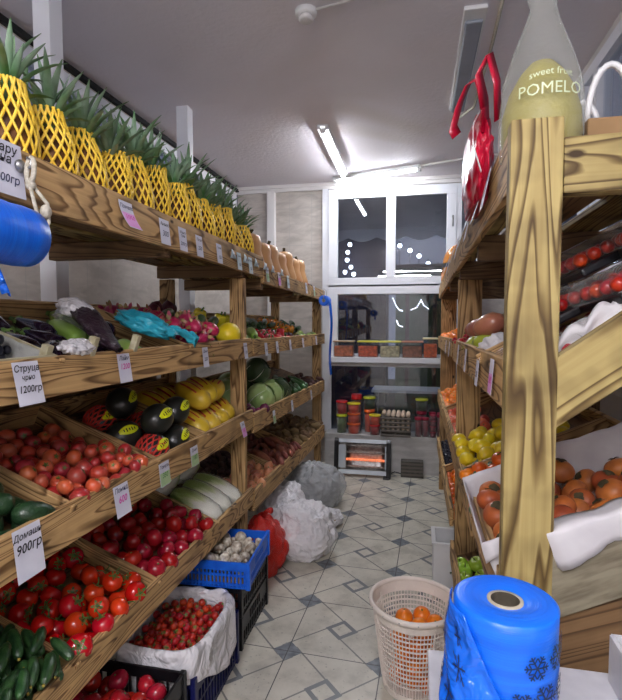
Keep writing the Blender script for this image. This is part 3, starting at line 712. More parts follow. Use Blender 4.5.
K['dragon'] = Kind('dragon_fruit', 'dragon fruit', [long_kind('x', 'x', [(1e-6, -.055), (.018, -.05), (.032, -.028), (.036, 0), (.031, .028), (.018, .048), (1e-6, .055)], F['dragon']).bodies[0]],
                   [], [(-.02, .034), (.02, .034)])
dl = MB()
for k in range(14):
    a = k*2.4; x = -.042+.0065*k; r_ = .029*math.sqrt(max(.05, 1-(x/.058)**2))
    leafmesh(.034, .016, -.5, .1, 4, RX(a) @ T(x, 0, r_) @ RY(-.5), dl)
K['dragon'].parts = [('scales', dl.mesh('scales', F['dragonleaf'], True), Matrix())]
pst = MB().tube([(0, 0, 0), (.002, 0, .015), (.006, 0, .026)], [.007, .005, .006], 8).mesh('stem', F['calyx'], True)
def pepper(name, m): 
    return Kind(name, 'pepper', [MB().lathe([(1e-6, -.046), (.018, -.05), (.032, -.03), (.037, .008), (.038, .03), (.028, .044), (.01, .038), (1e-6, .036)], 20, None, lambda a, t: 1+.09*math.cos(4*a)).mesh(name, m, True)], [('stem', pst, T(0, 0, .036))], [(0, .039)])
K['pepY'], K['pepR'], K['pepO'] = pepper('yellow_pepper', F['pepperY']), pepper('red_pepper', F['pepperR']), pepper('orange_pepper', F['pepperO'])
zp = [(1e-6, -.105), (.018, -.102), (.026, -.085), (.027, -.02), (.024, .05), (.018, .085), (.012, .1), (1e-6, .102)]
zst = MB().tube([(.098, 0, 0), (.118, .003, .002)], [.011, .009], 6).mesh('stem', F['calyx'], True)
K['zuc'] = long_kind('zucchini', 'zucchini', zp, F['zuc'], [('stem', zst, Matrix())], 12, .3, lambda a, t: 1+.03*math.cos(7*a), nb=5)
K['zucp'] = long_kind('pale_zucchini', 'zucchini', [(r*1.35, z*.95) for r, z in zp], F['zucpale'], [('stem', zst, Matrix())], 12, .2, lambda a, t: 1+.03*math.cos(7*a), nb=4)
K['cukel'] = long_kind('long_cucumber', 'cucumber', [(r*.8, z) for r, z in zp], F['zuc'], [], 10, .3, nb=5)
K['aub'] = long_kind('aubergine', 'aubergine', [(1e-6, -.1), (.025, -.093), (.038, -.065), (.036, -.02), (.026, .03), (.019, .065), (.012, .085), (1e-6, .088)], F['aub'],
                     [('calyx', along_x(MB().lathe([(.021, .058), (.019, .075), (.008, .09), (.007, .108), (1e-6, .11)], 8, None, lambda a, t: 1+.2*math.cos(4*a)*(1-t))).mesh('calyx', F['calyx'], True), Matrix())], nb=4, rb=.034)
K['beet'] = round_kind('beetroot', 'beetroot', .036, F['beet'], .95, -.25, -.5, parts=[('stem_scar', scar, T(0, 0, .043))])
K['redon'] = round_kind('red_onion', 'onion', .033, F['redon'], .92, -.35, -.2, parts=[('root_tuft', scar, T(0, 0, .041))])
K['onion'] = round_kind('yellow_onion', 'onion', .030, F['onion'], .95, -.4, -.2, parts=[('root_tuft', scar, T(0, 0, .04))], sc=(.8, 1.15))
def potato(name, m, seed, L_=.045, R_=.028):
    ms = []
    for k in range(3):
        mb = MB().ball((0, 0, 0), 1, (L_, R_, R_*.92), 12, 8)
        mb.v = [tuple(Vector(p)*(1+.22*noise.noise(Vector(p)*28+Vector((seed+k*7, 0, 0))))) for p in mb.v]; ms.append(mb.mesh(name, m, True))
    return Kind(name, 'potato', ms, [], [(-L_*.35, R_*.97), (L_*.35, R_*.97)], sc=(.75, 1.15))
K['potato'] = potato('potato', F['potato'], 1); K['sweet'] = potato('sweet_potato', F['sweet'], 5, .075, .024); K['sweet'].balls = [(-.035, .022), (0, .024), (.035, .022)]
K['root'] = potato('dark_brown_root', F['brownroot'], 9, .05, .026); K['root'].cat = 'root vegetable'
def cabbage(name, m, r):
    mb = MB().ball((0, 0, 0), r, (1, 1, .9), 22, 14)
    mb.v = [tuple(Vector(p)*(1+.035*noise.noise(Vector(p)*18))) for p in mb.v]
    lv = MB()
    for k in range(6):
        a = k*1.05
        def fn(u, v, a=a):
            th = (v-.5)*1.9+a; ph = -1.2+u*2.3; q = r*(1.03+.05*math.sin(9*v+3*k)*u+.06*u*u)
            return (q*math.cos(ph)*math.cos(th), q*math.cos(ph)*math.sin(th), q*.92*math.sin(ph))
        lv.grid(fn, 8, 8)
    vn = MB()
    for k in range(6):
        a = k*1.05; vn.tube([(r*1.05*math.cos(-1.2+2.1*t/8)*math.cos(a), r*1.05*math.cos(-1.2+2.1*t/8)*math.sin(a), r*.95*math.sin(-1.2+2.1*t/8)) for t in range(9)], [.004-.0004*t for t in range(9)], 5)
    return Kind(name, 'cabbage', [mb.mesh(name, m, True)], [('outer_leaves', lv.mesh('outer_leaves', m, True), Matrix()), ('leaf_ribs', vn.mesh('leaf_ribs', F['napa'], True), Matrix())], [(0, r*1.0)], sc=(.9, 1.05))
K['cab'] = cabbage('white_cabbage', F['cabbage'], .095); K['cabd'] = cabbage('dark_green_cabbage', F['cabdark'], .09)
def mush():
    return Kind('mushroom', 'mushroom', [MB().lathe([(1e-6, -.004), (.022, -.007), (.029, -.001), (.030, .007), (.024, .019), (.013, .026), (1e-6, .028)], 14).mesh('mushroom', F['mush'], True)],
                [('stalk', MB().lathe([(.008, -.02), (.009, -.004), (.008, 0)], 10).mesh('stalk', F['mush'], True), Matrix())], [(0, .025)])
K['mush'] = mush()
K['nut'] = round_kind('walnut', 'walnut', .019, F['nut'], 1.1, 0, 0, 12)
K['grape'] = round_kind('dark_grape', 'grape', .0125, F['grape'], 1.15, 0, 0, 8, nrings=6)
ast = MB().tube([(0, 0, 0), (.002, 0, .012), (.006, 0, .02)], .0018, 5).mesh('stem', F['stem'], True)
K['apple'] = round_kind('green_apple', 'apple', .038, F['apple'], .9, .4, .25, 16, parts=[('stem', ast, T(0, 0, .022))])
K['mango'] = long_kind('mango', 'mango', [(1e-6, -.06), (.022, -.055), (.038, -.03), (.041, 0), (.036, .03), (.022, .052), (1e-6, .06)], F['mango'], nb=2, rb=.038, parts=[('stem_scar', MB().ball((.06, 0, 0), .005, seg=6, rings=4).mesh('stem_scar', F['stem'], True), Matrix())])
K['pome'] = round_kind('pomegranate', 'pomegranate', .038, F['pome'], .95, -.1, 0, 14, parts=[('crown', MB().lathe([(.010, 0), (.008, .008), (.014, .018)], 8, None, lambda a, t: 1+.25*t*math.cos(6*a), caps=False).mesh('crown', F['pome'], True), T(0, 0, .036))])
K['peach'] = round_kind('peach', 'peach', .038, F['peach'], .92, .3, .1, 16, parts=[('stem_scar', scar, T(0, 0, .027))])
K['starf'] = long_kind('green_pear', 'pear', [(1e-6, -.035), (.02, -.032), (.031, -.012), (.028, .012), (.017, .035), (.012, .048), (1e-6, .054)], F['starf'], nb=2, rb=.025, parts=[('stem', along_x(MB().tube([(0, 0, .05), (.003, 0, .07)], .0022, 5)).mesh('stem', F['stem'], True), Matrix())])

# ------------------------------------------------------------------ left rack, third board (the trays under the red 1200 tag)
t = trays
fill(t[('A3', 0)], K['avo'], 46, 11, 'dark green avocado in the bay behind the 900 price tag', 'avocados in the near bay', .115, u0=.25, aim=0, dth=3)
fill(t[('A3', 1)], K['mixtom'], 150, 12, 'small pinkish orange tomato in the bay beside the dark melons', 'mixed pink and orange tomatoes', .115, tiltmax=1.2)
tr = t[('A3', 2)]
def netpts(fr, n1, n2, rad, seg, turns):
    """lattice of two families of strands over the surface fr(t) -> (radius, z)"""
    mb = MB()
    for sgn in (1, -1):
        for k in range(n1):
            pts = []
            for i in range(n2+1):
                q = i/n2; r_, z = fr(q); a = 2*PI*k/n1+sgn*turns*2*PI*q
                r_ = r_*(1+.0*sgn); pts.append((r_*math.cos(a), r_*math.sin(a), z))
            mb.tube(pts, rad, seg, caps=False)
    return mb
# dark melons with yellow stickers, some in red foam nets
mel = along_x(MB().lathe(prof_sphere(.062, 1.18, 14, .05, .05), 20, caps=False)).mesh('dark_melon', F['melonblack'], True)
stk = MB().grid(lambda u, v: (-.036+.072*u, (v-.5)*.030*math.sin(PI*min(.97, max(.03, u)))**.5, .0645*math.sqrt(max(.01, 1-((-.036+.072*u)/.075)**2-(((v-.5)*.030)/.066)**2))), 10, 4).mesh('sticker', F['sticker'])
stkm = MB()
for k in range(5): stkm.box((-.02+.010*k, 0, .0665-abs(k-2)*.0014), (.0035, .012 if k % 2 else .008, .0006))
stkmark = stkm.mesh('sticker_marks', M['ink'])
netr = along_x(netpts(lambda q: (.064*math.sin(PI*(.06+.5*q)), -.074*math.cos(PI*(.06+.5*q))), 16, 10, .0034, 4, .14)).mesh('foam_net', F['foamred'], True)
mspots = [(.055, .070, .075, 0.3, 1), (.055, .205, .075, -.2, 0), (.200, .070, .075, .5, 0), (.195, .215, .075, .1, 1), (.09, .34, .075, .2, 1), (.22, .36, .075, .4, 1), (.12, .13, .165, .2, 0), (.12, .30, .165, 0.6, 0), (.26, .14, .165, .4, 0)]
mlab = ['in a red foam net, lowest at the left corner', 'without a net, behind the lowest left one', 'without a net, right at the front board', 'in a red foam net, mid bay',
        'in a red foam net, at the rear left of its bay', 'in a red foam net, at the rear right', 'on top of the front four, sticker up', 'on top at the back of the pile', 'on top next to the yellow melons']
for (u, v, h, a, net), lb in zip(mspots, mlab):
    u = min(u*1.22+.01, tr.W-.062)
    Mo = tr.M @ T(u, v+.01, h-.012) @ RZ(a) @ RX(.6) @ RY(-.35)
    o = inst('dark_melon', mel, Mo, None, 'near black stickered melon '+lb, 'melon', 'dark melons with yellow stickers')
    s_ = inst('sticker', stk, None, o); s_.matrix_basis = SC(1.12, 1.25, 1.02); inst('sticker_marks', stkmark, None, s_)
    if net: inst('foam_net', netr, None, o)
# long yellow melons with red printed strips
ym = along_x(MB().lathe([(1e-6, -.13), (.03, -.12), (.055, -.085), (.064, -.02), (.062, .03), (.05, .085), (.028, .12), (1e-6, .13)], 20, None, lambda a, q: 1+.012*math.cos(9*a))).mesh('yellow_melon', F['melonyellow'], True)
def strip(ph):
    def fn(u, v):
        x = -.09+.18*u; r_ = .0655*math.sqrt(max(.02, 1-(x/.125)**2)); a = ph+(v-.5)*.16
        return (x, r_*math.sin(a), r_*math.cos(a))
    return MB().grid(fn, 12, 2)
sp = strip(.0); strip(.55); sp2 = MB(); [sp2.add(strip(q).v, strip(q).f) for q in (-.45, .1, .65)]
ystrip = sp2.mesh('red_strip', F['redstripe'], True)
tr = t[('A3', 3)]
yspots = [(.09, .12, .062, 1.35), (.24, .10, .062, 1.0), (.38, .12, .062, 1.3), (.54, .12, .062, .9), (.13, .33, .062, 1.4), (.30, .34, .062, 1.2), (.48, .34, .062, 1.5), (.17, .18, .17, 1.25), (.33, .20, .17, 1.1), (.46, .17, .165, .2)]
ylab = ['at the front board next to the dark melons', 'second along the front board', 'third along the front board', 'lowest beside the rack post', 'at the rear next to the dark melons', 'at the rear in the middle', 'at the rear beside the post',
        'on top near the dark melons', 'on top in the middle of its bay', 'lying crosswise on top beside the post']
for i, ((u, v, h, a), lb) in enumerate(zip(yspots, ylab)):
    sc_ = .88; u = min(u*.86, tr.W-.08)
    o = inst('yellow_melon', ym, tr.M @ T(u, v+.02, h) @ RZ(a) @ RX(-.2) @ SC(sc_), None, 'long yellow melon with red strips, '+lb, 'melon', 'long yellow melons')
    inst('red_strip', ystrip, None, o)
# fourth board
fill(t[('A4', 0)], K['cuke'], 300, 21, 'small knobbly green cucumber in the lowest bay at the left', 'pickling cucumbers', .17, u0=.22, aim=.9, dth=.7, nc=90)
fill(t[('A4', 1)], K['vine'], 52, 22, 'red tomato with green stem in the bay beside the cucumbers', 'red vine tomatoes', .125, tiltmax=.9)
fill(t[('A4', 2)], K['rose'], 75, 23, 'deep rose red tomato in the bay beside the napa cabbage', 'rose red tomatoes', .125, tiltmax=1.0)
# napa cabbage in film
tr = t[('A4', 3)]
npb = along_x(MB().lathe([(1e-6, -.14), (.030, -.135), (.048, -.10), (.056, -.03), (.055, .05), (.046, .11), (.026, .14), (1e-6, .147)], 22, None, lambda a, q: 1+.035*math.cos(11*a+6*q)*(.3+q)))
npb = npb.mesh('napa_cabbage', F['napa'], True)
def npl():
    mb = MB()
    for k in range(7):
        a0 = k*.9
        def fn(u, v, a0=a0, k=k):
            x = -.13+.27*u; r_ = .0575*math.sqrt(max(.02, 1-((x-.005)/.152)**2)); a = a0+(v-.5)*1.05*(1-.5*u)
            r_ *= 1+.03*math.sin(8*v+k)*u; return (x, r_*math.sin(a), r_*math.cos(a))
        mb.grid(fn, 10, 6)
    return mb.mesh('outer_leaves', F['napa'], True)
npleaf = npl()
npw = along_x(MB().lathe([(.012, -.165), (.02, -.15), (.044, -.125), (.058, -.09), (.0625, -.03), (.0615, .05), (.053, .11), (.034, .145), (.01, .165)], 20, None, lambda a, q: 1+.03*math.cos(7*a+9*q), caps=False)).mesh('film', M['wrap'], True)
for (u, v, h, a, wr), lb in zip([(.08, .17, .056, 1.5, 1), (.21, .17, .056, 1.45, 1), (.34, .17, .056, 1.55, 1), (.14, .385, .06, .15, 0), (.38, .385, .06, .1, 0)],
                              ['left one of the three in clear film', 'middle one of the three in clear film', 'right one of the three in clear film', 'lying crosswise at the back left', 'lying crosswise at the back right']):
    o = inst('napa_cabbage', npb, tr.M @ T(min(u, tr.W-.06), v, h+.004) @ RZ(a+PI), None, 'pale green napa cabbage '+lb, 'cabbage', 'napa cabbages beside the rack post')
    inst('outer_leaves', npleaf, None, o)
    if wr: inst('film', npw, None, o)
# second board, near part: two pale slat crates, wrapped aubergines, greens, turquoise bag, dragon fruit
def slatcrate(name, tray, u0, u1, v0, v1, hh, label):
    r_ = empty(name, (0, 0, 0), 0, label, 'crate'); r_.matrix_basis = tray.M @ T(u0, v0, 0)
    W_, L_ = u1-u0, v1-v0; m = M['cratewood']
    def bx(nm, lo, hi): return MB().b2(lo, hi).build(nm, m, r_, bevel=.002)
    bx('base', (0, 0, .001), (W_, L_, .008))
    for k in range(2):
        z = .012+.042*k
        if z+.035 > hh: continue
        bx('side_slat', (0, .0, z), (.008, L_, z+.036)); bx('side_slat', (W_-.008, 0, z), (W_, L_, z+.036))
        bx('end_slat', (.008, 0, z), (W_-.008, .008, z+.036)); bx('end_slat', (.008, L_-.008, z), (W_-.008, L_, z+.036))
    for a in (.009, W_-.031):
        for b in (.009, L_-.031): bx('corner_block', (a, b, .009), (a+.022, b+.022, hh+.022))
    return r_
tr = t[('A2', 0)]
slatcrate('fruit_crate', tr, .24, .44, .01, .48, .09, 'pale slatted crate of walnuts at the left edge of the second board')
slatcrate('fruit_crate', tr, .455, .675, .01, .48, .09, 'pale slatted crate of dark grapes lined with white film')
fill(tr, K['nut'], 60, 31, 'light brown walnut in the slatted crate at the left edge', 'walnuts in the near crate', .075, .252, .428, .022, .47, nc=60)
fill(tr, K['grape'], 170, 32, 'small dark grape in the film lined crate', 'dark grapes', .115, .47, .66, .12, .47, parts=False, nc=50)
def cloth(name, m, fn, nu, nv, label, cat, parent=None, solid=.0015, smooth=True):
    o = MB().grid(fn, nu, nv).build(name, m, parent, smooth, solid=solid)
    return tag(o, label, cat) if label else o
def liner_fn(tray, u0, u1, v0, v1, hgt, flare, seed, base=.012):
    """open bag pushed down into a box: floor plus four crumpled walls that flare over the rim"""
    def fn(a, b):
        # polar sheet: b = 0 centre of the floor, b = 1 rim
        th = 2*PI*a; cx, cy = math.cos(th), math.sin(th); q = max(abs(cx), abs(cy)); sx_, sy_ = cx/q, cy/q
        k = min(1, b/.5); h = max(0, (b-.5)/.5)
        nz = noise.noise(Vector((cx*3, cy*3, h*2+seed)))
        px = (u0+u1)/2+sx_*(u1-u0)/2*(k*(1-.04)+h*flare*(1+.8*nz)); py = (v0+v1)/2+sy_*(v1-v0)/2*(k*(1-.04)+h*flare*(1+.8*nz))
        z = base+hgt*h*(1+.22*nz)+.006*noise.noise(Vector((px*30, py*30, seed)))
        return tray.M @ Vector((px, py, z)) if tray is not None else Vector((px, py, z))
    return fn
cloth('film_liner', M['netwhite'], liner_fn(tr, .465, .665, .02, .47, .07, .03, 3), 64, 14, 'milky film liner hanging over the grape crate', 'liner')
# milky sheet heaped behind the grapes
def heap(u, v):
    x = -1.14-.26*v; y = .60+.62*u; z = 1.47+.17*v+.05*math.sin(PI*u)*math.sin(PI*min(1, v*1.3))+.03*noise.noise(Vector((x*9, y*9, 2)))
    return (x-.12, y, z+.05*(1-u))
cloth('film_sheet', M['netwhite'], heap, 28, 18, 'loose milky plastic sheet draped over the crates under the hanging blue roll', 'plastic sheet')
tr = t[('A2', 1)]
# aubergines in dark film, laid up the slope
fill(tr, K['aub'], 20, 33, 'dark aubergine beside the slatted crates on the second board', 'wrapped aubergines', .12, .02, .34, 0, tr.L, aim=1.2, dth=.5)
def sleeve(u, v):
    a = 2*PI*v; x = .05+.40*u; r_ = .056*math.sin(PI*min(.97, max(.03, u)))**.45*(1-.25*u)+.012*noise.noise(Vector((u*9, 3*math.cos(a), 3*math.sin(a))))
    return tr.M @ Vector((.42-.42*u*.45+r_*math.cos(a)*1.3, .42-x*.95, .115+r_*math.sin(a)*.55+.02*math.sin(5*u)))
cloth('wrapped_aubergines', M['purplemesh'], sleeve, 30, 20, 'long parcel of dark purple film lying up the slope beside the crates', 'parcel')
fill(tr, K['aub'], 9, 341, 'dark aubergine at the back beside the turquoise bag', 'loose aubergines at the back', .12, .58, None, .26, None, aim=.8, dth=.6)
sc1 = slatcrate('fruit_crate', t[('A2', 0)], .02, .225, .01, .48, .09, 'empty pale slatted crate left of the walnut crate')
for (u, z0) in ((.12, 0), (.345, 0)):
    o = tr.part('crate_stake', (u-.011, .004, .004), (u+.011, .026, .135), M['cratewood'], None, .002)
    tag(o, 'short pale wooden stake standing at the front board, %s one' % ('nearer' if u < .2 else 'farther'), 'stake')
fill(tr, K['zucp'], 8, 34, 'pale green zucchini beside the purple parcel', 'pale zucchini on the near second board', .10, .36, .58, 0, tr.L, aim=1.3, dth=.4)
def blob(name, m, c, r, sc_, seed, label, cat, amp=.35, fr=2.2, sub=4, M_=None, group=None):
    bm = bmesh.new(); bmesh.ops.create_icosphere(bm, subdivisions=sub, radius=1)
    for v in bm.verts:
        n = noise.fractal(v.co*fr+Vector((seed, seed*.7, 0)), 1, 2, 4); rd = abs(noise.noise(v.co*fr*1.7+Vector((0, seed, 0))))
        v.co = v.co*(1+amp*n*.6-amp*.5*rd); v.co = Vector((v.co.x*sc_[0]*r, v.co.y*sc_[1]*r, v.co.z*sc_[2]*r))
        v.co.z = max(v.co.z, -sc_[2]*r*.72)
    me = bpy.data.meshes.new(name); bm.to_mesh(me); bm.free(); me.materials.append(m); me.polygons.foreach_set('use_smooth', [True]*len(me.polygons))
    o = bpy.data.objects.new(name, me); COL.objects.link(o); o.matrix_basis = (M_ if M_ is not None else Matrix()) @ T(*c)
    return tag(o, label, cat, group)
blob('clear_bag', M['clearbag'], (.52, .36, .06), .085, (.9, 1.2, .6), 12, 'clear film bag of greens at the back beside the turquoise bag', 'bag', .3, 3, M_=tr.M)
blob('knotted_bag', M['whitebag'], (.34, .26, .14), .05, (1.1, 1.3, .7), 3, 'small white net bag between the purple parcel and the turquoise bag', 'bag', M_=tr.M)
blob('crumpled_bag', M['whitebag'], (.08, .03, .10), .04, (1.8, .8, .6), 8, 'crumpled white film just behind the board above the pink 1200 tag', 'bag', M_=tr.M, fr=4)
blob('turquoise_bag', M['tealbag'], (.66, .17, .115), .075, (1.15, 1.8, .55), 5, 'turquoise plastic bag of greens spilling over the second board', 'bag', .5, 2.6, M_=tr.M)
def tail(u, v):
    return tr.M @ Vector((.70+.10*u+.03*(v-.5), .10-.10*u, .13-.035*u*u+.02*math.sin(9*v)*(.3+u)+.012*noise.noise(Vector((u*6, v*6, 1)))))
cloth('bag_neck', M['tealbag'], tail, 14, 12, 'twisted turquoise plastic end hanging at the front board', 'plastic sheet')
fill(t[('A2', 2)], K['dragon'], 48, 36, 'magenta dragon fruit with green scales on the second board', 'dragon fruits', .17, 0, None, 0, None, aim=.6, dth=1.5)
tr = t[('A2', 3)]
o = inst('yellow_honeydew', along_x(MB().lathe(prof_sphere(.066, 1.12, 14), 22, caps=False)).mesh('yellow_honeydew', F['lemon'], True), tr.M @ T(.30, .085, .085) @ RZ(.2), None, 'bright yellow smooth melon resting right behind the second board by the post', 'melon')
inst('stem_scar', scar, T(.073, 0, 0) @ RY(PI/2) @ SC(1.6), o)
fill(tr, K['zuc'], 24, 38, 'dark green zucchini behind the yellow smooth melon', 'dark zucchini by the post', .15, .0, None, .16, .42, aim=.4, dth=.4)
fill(tr, K['pepY'], 4, 39, 'yellow pepper on the second board left of the post', 'yellow peppers left of the post', .19, .28, None, .26, .42)
fill(tr, K['beet'], 9, 40, 'dark red beetroot at the back behind the zucchini', 'beetroots at the back', .21, .1, None, .42, None)

# ------------------------------------------------------------------ left rack, far unit
tr = t[('B2', 0)]
fill(tr, K['zucp'], 9, 41, 'pale green zucchini just right of the middle rack post', 'pale zucchini right of the post', .12, .02, .36, 0, .26, aim=.9, dth=.5)
fill(tr, K['pepY'], 6, 42, 'yellow pepper just right of the middle rack post', 'yellow peppers right of the post', .16, .0, .26, .24, .40)
fill(tr, K['pepR'], 16, 43, 'red pepper on the second board of the far unit', 'red peppers', .12, .38, .95, 0, .24)
fill(tr, K['cukel'], 34, 44, 'long dark green cucumber heaped behind the red peppers', 'long cucumbers', .15, .25, 1.3, .24, None, aim=.6, dth=.5)
fill(tr, K['beet'], 10, 45, 'dark red beetroot past the red peppers', 'beetroots past the peppers', .11, .97, 1.3, 0, .24)
fill(tr, K['pepO'], 14, 46, 'orange pepper towards the far end of the second board', 'orange peppers', .14, 1.3, 1.75, .2, None)
fill(tr, K['zucp'], 8, 47, 'pale zucchini near the far rack post', 'pale zucchini by the far post', .1, 1.32, 2.1, 0, .2, aim=.8, dth=.5)
fill(tr, K['cukel'], 12, 48, 'long green cucumber near the far rack post', 'long cucumbers by the far post', .12, 1.75, None, .2, None, aim=.6, dth=.5)
tr = t[('B3', 0)]
fill(tr, K['redon'], 13, 51, 'purple red onion on the third board beside the post', 'red onions', .12, .0, .28, 0, .14)
for (u, v, h, kd), lb in zip([(.42, .125, .1, 'cab'), (.64, .125, .1, 'cab'), (.14, .27, .1, 'cab'), (.36, .33, .1, 'cab'), (.62, .335, .1, 'cabd'), (.86, .34, .1, 'cabd'), (.88, .125, .095, 'cabd'), (.52, .24, .235, 'cabd')],
                          ['the left of the two big ones at the front', 'the right of the two big ones at the front', 'close behind the rack post', 'behind the big pale ones', 'in the back row, left dark one', 'in the back row, right dark one', 'at the front after the pale ones', 'on top of the others']):
    K[kd].put(tr.M @ T(u, v, h) @ RX(.5) @ RZ(u*7), random.Random(int(u*100)), ('pale green round cabbage ' if kd == 'cab' else 'dark green round cabbage ')+lb, 'round cabbages on the third board')
fill(tr, K['zuc'], 16, 52, 'dark zucchini past the round cabbages', 'dark zucchini past the cabbages', .11, 1.0, 1.6, 0, None, aim=.8, dth=.4)
blob('silver_bag', M['whitebag'], (1.05, .40, .13), .10, (1.6, .7, .55), 11, 'shiny pale plastic bag behind the cabbages', 'bag', .3, 3, M_=tr.M)
fill(tr, K['root'], 34, 53, 'dark brown root at the far end of the third board', 'dark brown roots', .11, 1.6, None, 0, None, aim=1, dth=1)
tr = t[('B4', 0)]
fill(tr, K['onion'], 46, 55, 'yellow brown onion on the lowest board right of the post', 'yellow onions', .13, 0, None, 0, .26)
fill(tr, K['root'], 26, 56, 'dark brown root behind the yellow onions', 'brown roots behind the onions', .13, 0, None, .26, None, aim=1, dth=1)
fill(t[('B4', 1)], K['sweet'], 62, 57, 'reddish sweet potato in the middle of the lowest board', 'sweet potatoes', .13, aim=.8, dth=.7)
fill(t[('B4', 2)], K['potato'], 110, 58, 'brown potato at the far end of the lowest board', 'potatoes', .13, aim=.8, dth=1.5, nc=110)

# ------------------------------------------------------------------ right rack trays
tr = t[('C2', 1)]
fill(tr, K['mango'], 20, 61, 'brownish pink mango on the second board at the right', 'mangoes', .24, .22, .80, .05, None, aim=1.2, dth=1)
fill(tr, K['pome'], 7, 62, 'deep pink pomegranate beside the mangoes', 'pomegranates', .14, .02, .28, 0, .2)
fill(tr, K['starf'], 14, 63, 'green pear on the second board at the right', 'green pears', .13, .4, .92, 0, .16, aim=1.2, dth=.8)
blob('paper_wad', M['cotton'], (1.02, .075, .06), .06, (1.5, .9, .7), 4, 'crumpled white paper against the second board of the right rack', 'paper', .5, 3, M_=tr.M)
tr = t[('C3', 1)]
fill(tr, K['lemon'], 80, 64, 'bright yellow lemon in the lower bay of the right rack', 'lemons', .13, aim=.7, dth=2)
tr = t[('C3', 0)]
fill(tr, [K['mandl'], K['mand']], 90, 65, 'orange mandarin in the bay next to the lemons', 'mandarins next to the lemons', .13, tiltmax=.5)
fill(t[('C4', 0)], K['apple'], 34, 66, 'green apple on the lowest board of the right rack', 'green apples', .13, .12, None, 0, None, tiltmax=.5)
fill(t[('D2', 0)], K['orange'], 22, 67, 'orange on the second board of the far right rack', 'oranges on the far second board', .13, 0, 1.0, 0, .24)
fill(t[('D3', 1)], K['orange'], 26, 68, 'orange in the far middle bay of the right rack', 'oranges in the far middle bay', .13, 0, None, 0, .28)
fill(t[('D3', 0)], K['peach'], 24, 69, 'blushed peach in the bay behind the lemons', 'peaches', .13, 0, None, 0, .28)
fill(t[('D4', 1)], K['grape'], 90, 70, 'dark plum in the lowest bay of the far right rack', 'dark plums', .1, 0, None, 0, .16, parts=False, nc=50)
fill(t[('D4', 0)], K['mand'], 26, 71, 'small mandarin in the lowest bay of the far right unit', 'mandarins in the lowest far bay', .11, 0, None, 0, .2)
# ------------------------------------------------------------------ top shelf of the left rack
pbody = MB().lathe([(1e-6, 0), (.035, .002), (.055, .025), (.064, .08), (.064, .13), (.056, .18), (.036, .212), (1e-6, .22)], 20, None, lambda a, q: 1+.035*math.cos(10*a+q*30)).mesh('pineapple', F['pinebody'], True)
def netfr(q):
    z = .003+.262*q; pts = [(0, .045), (.025, .060), (.08, .071), (.13, .071), (.18, .064), (.212, .053), (.235, .045), (.27, .040)]
    for (a, ra), (b, rb) in zip(pts, pts[1:]):
        if z <= b: return (ra+(rb-ra)*(z-a)/(b-a), z)
    return (.04, z)
pnets = []
for k in range(2):
    mb = netpts(netfr, 16, 18, .0042, 5, (.27, .32)[k])
    mb.v = [(x+.012*k*(z/.26)**2, y+(.014-.03*k)*(z/.26)**2, z) for x, y, z in mb.v]; pnets.append(mb.mesh('foam_net', F['foamyel'], True))
pcrowns = []
for k in range(3):
    r_ = random.Random(50+k); mb = MB()
    for j in range(26):
        q = j/26; a = j*2.4; el = .75+.75*q+r_.uniform(-.12, .12); L_ = (.065+.115*math.sin(PI*min(1, .15+q*.75)))*r_.uniform(.85, 1.2)
        leafmesh(L_, .021, r_.uniform(-.1, .5), .35, 6, T(0, 0, .21+.035*q) @ RZ(a) @ RY(-el) @ T(.008, 0, 0), mb)
    pcrowns.append(mb.mesh('crown', F['crown'], True))
ORD = ['nearest', 'second', 'third', 'fourth', 'fifth', 'sixth', 'seventh', 'eighth', 'ninth', 'tenth', 'eleventh', 'twelfth', 'thirteenth', 'fourteenth', 'fifteenth', 'sixteenth']
zt_ = 1.8935
py = [1.13, 1.275, 1.42, 1.565, 1.71, 1.855, 2.0, 2.145, 2.29, 2.435, 2.58, 2.725, 2.87]
r_ = random.Random(5)
for i, y in enumerate(py):
    zz = zt_ if y < 2.92 else 1.846
    o = inst('pineapple', pbody, T(-1.045+r_.uniform(-.012, .012), y, zz) @ RZ(r_.uniform(0, 6)) @ SC(.98, .98, r_.uniform(.86, 1.06)), None,
             'pineapple in a yellow foam net, %s in the front row on the left top shelf' % ORD[i], 'pineapple', 'netted pineapples, front row')
    inst('foam_net', pnets[i % 2], RZ(r_.uniform(0, 6)), o); inst('crown', pcrowns[i % 3], RZ(r_.uniform(0, 6)) @ T(0, 0, 0), o)
for i, y in enumerate([1.36, 1.56, 1.85, 2.1, 2.5, 2.75]):
    o = inst('pineapple', pbody, T(-1.215+r_.uniform(-.01, .01), y, zt_) @ RZ(r_.uniform(0, 6)), None,
             'pineapple in a yellow foam net, %s in the rear row on the left top shelf' % ORD[i], 'pineapple', 'netted pineapples, rear row')
    inst('foam_net', pnets[(i+1) % 2], RZ(r_.uniform(0, 6)), o); inst('crown', pcrowns[(i+1) % 3], RZ(r_.uniform(0, 6)), o)
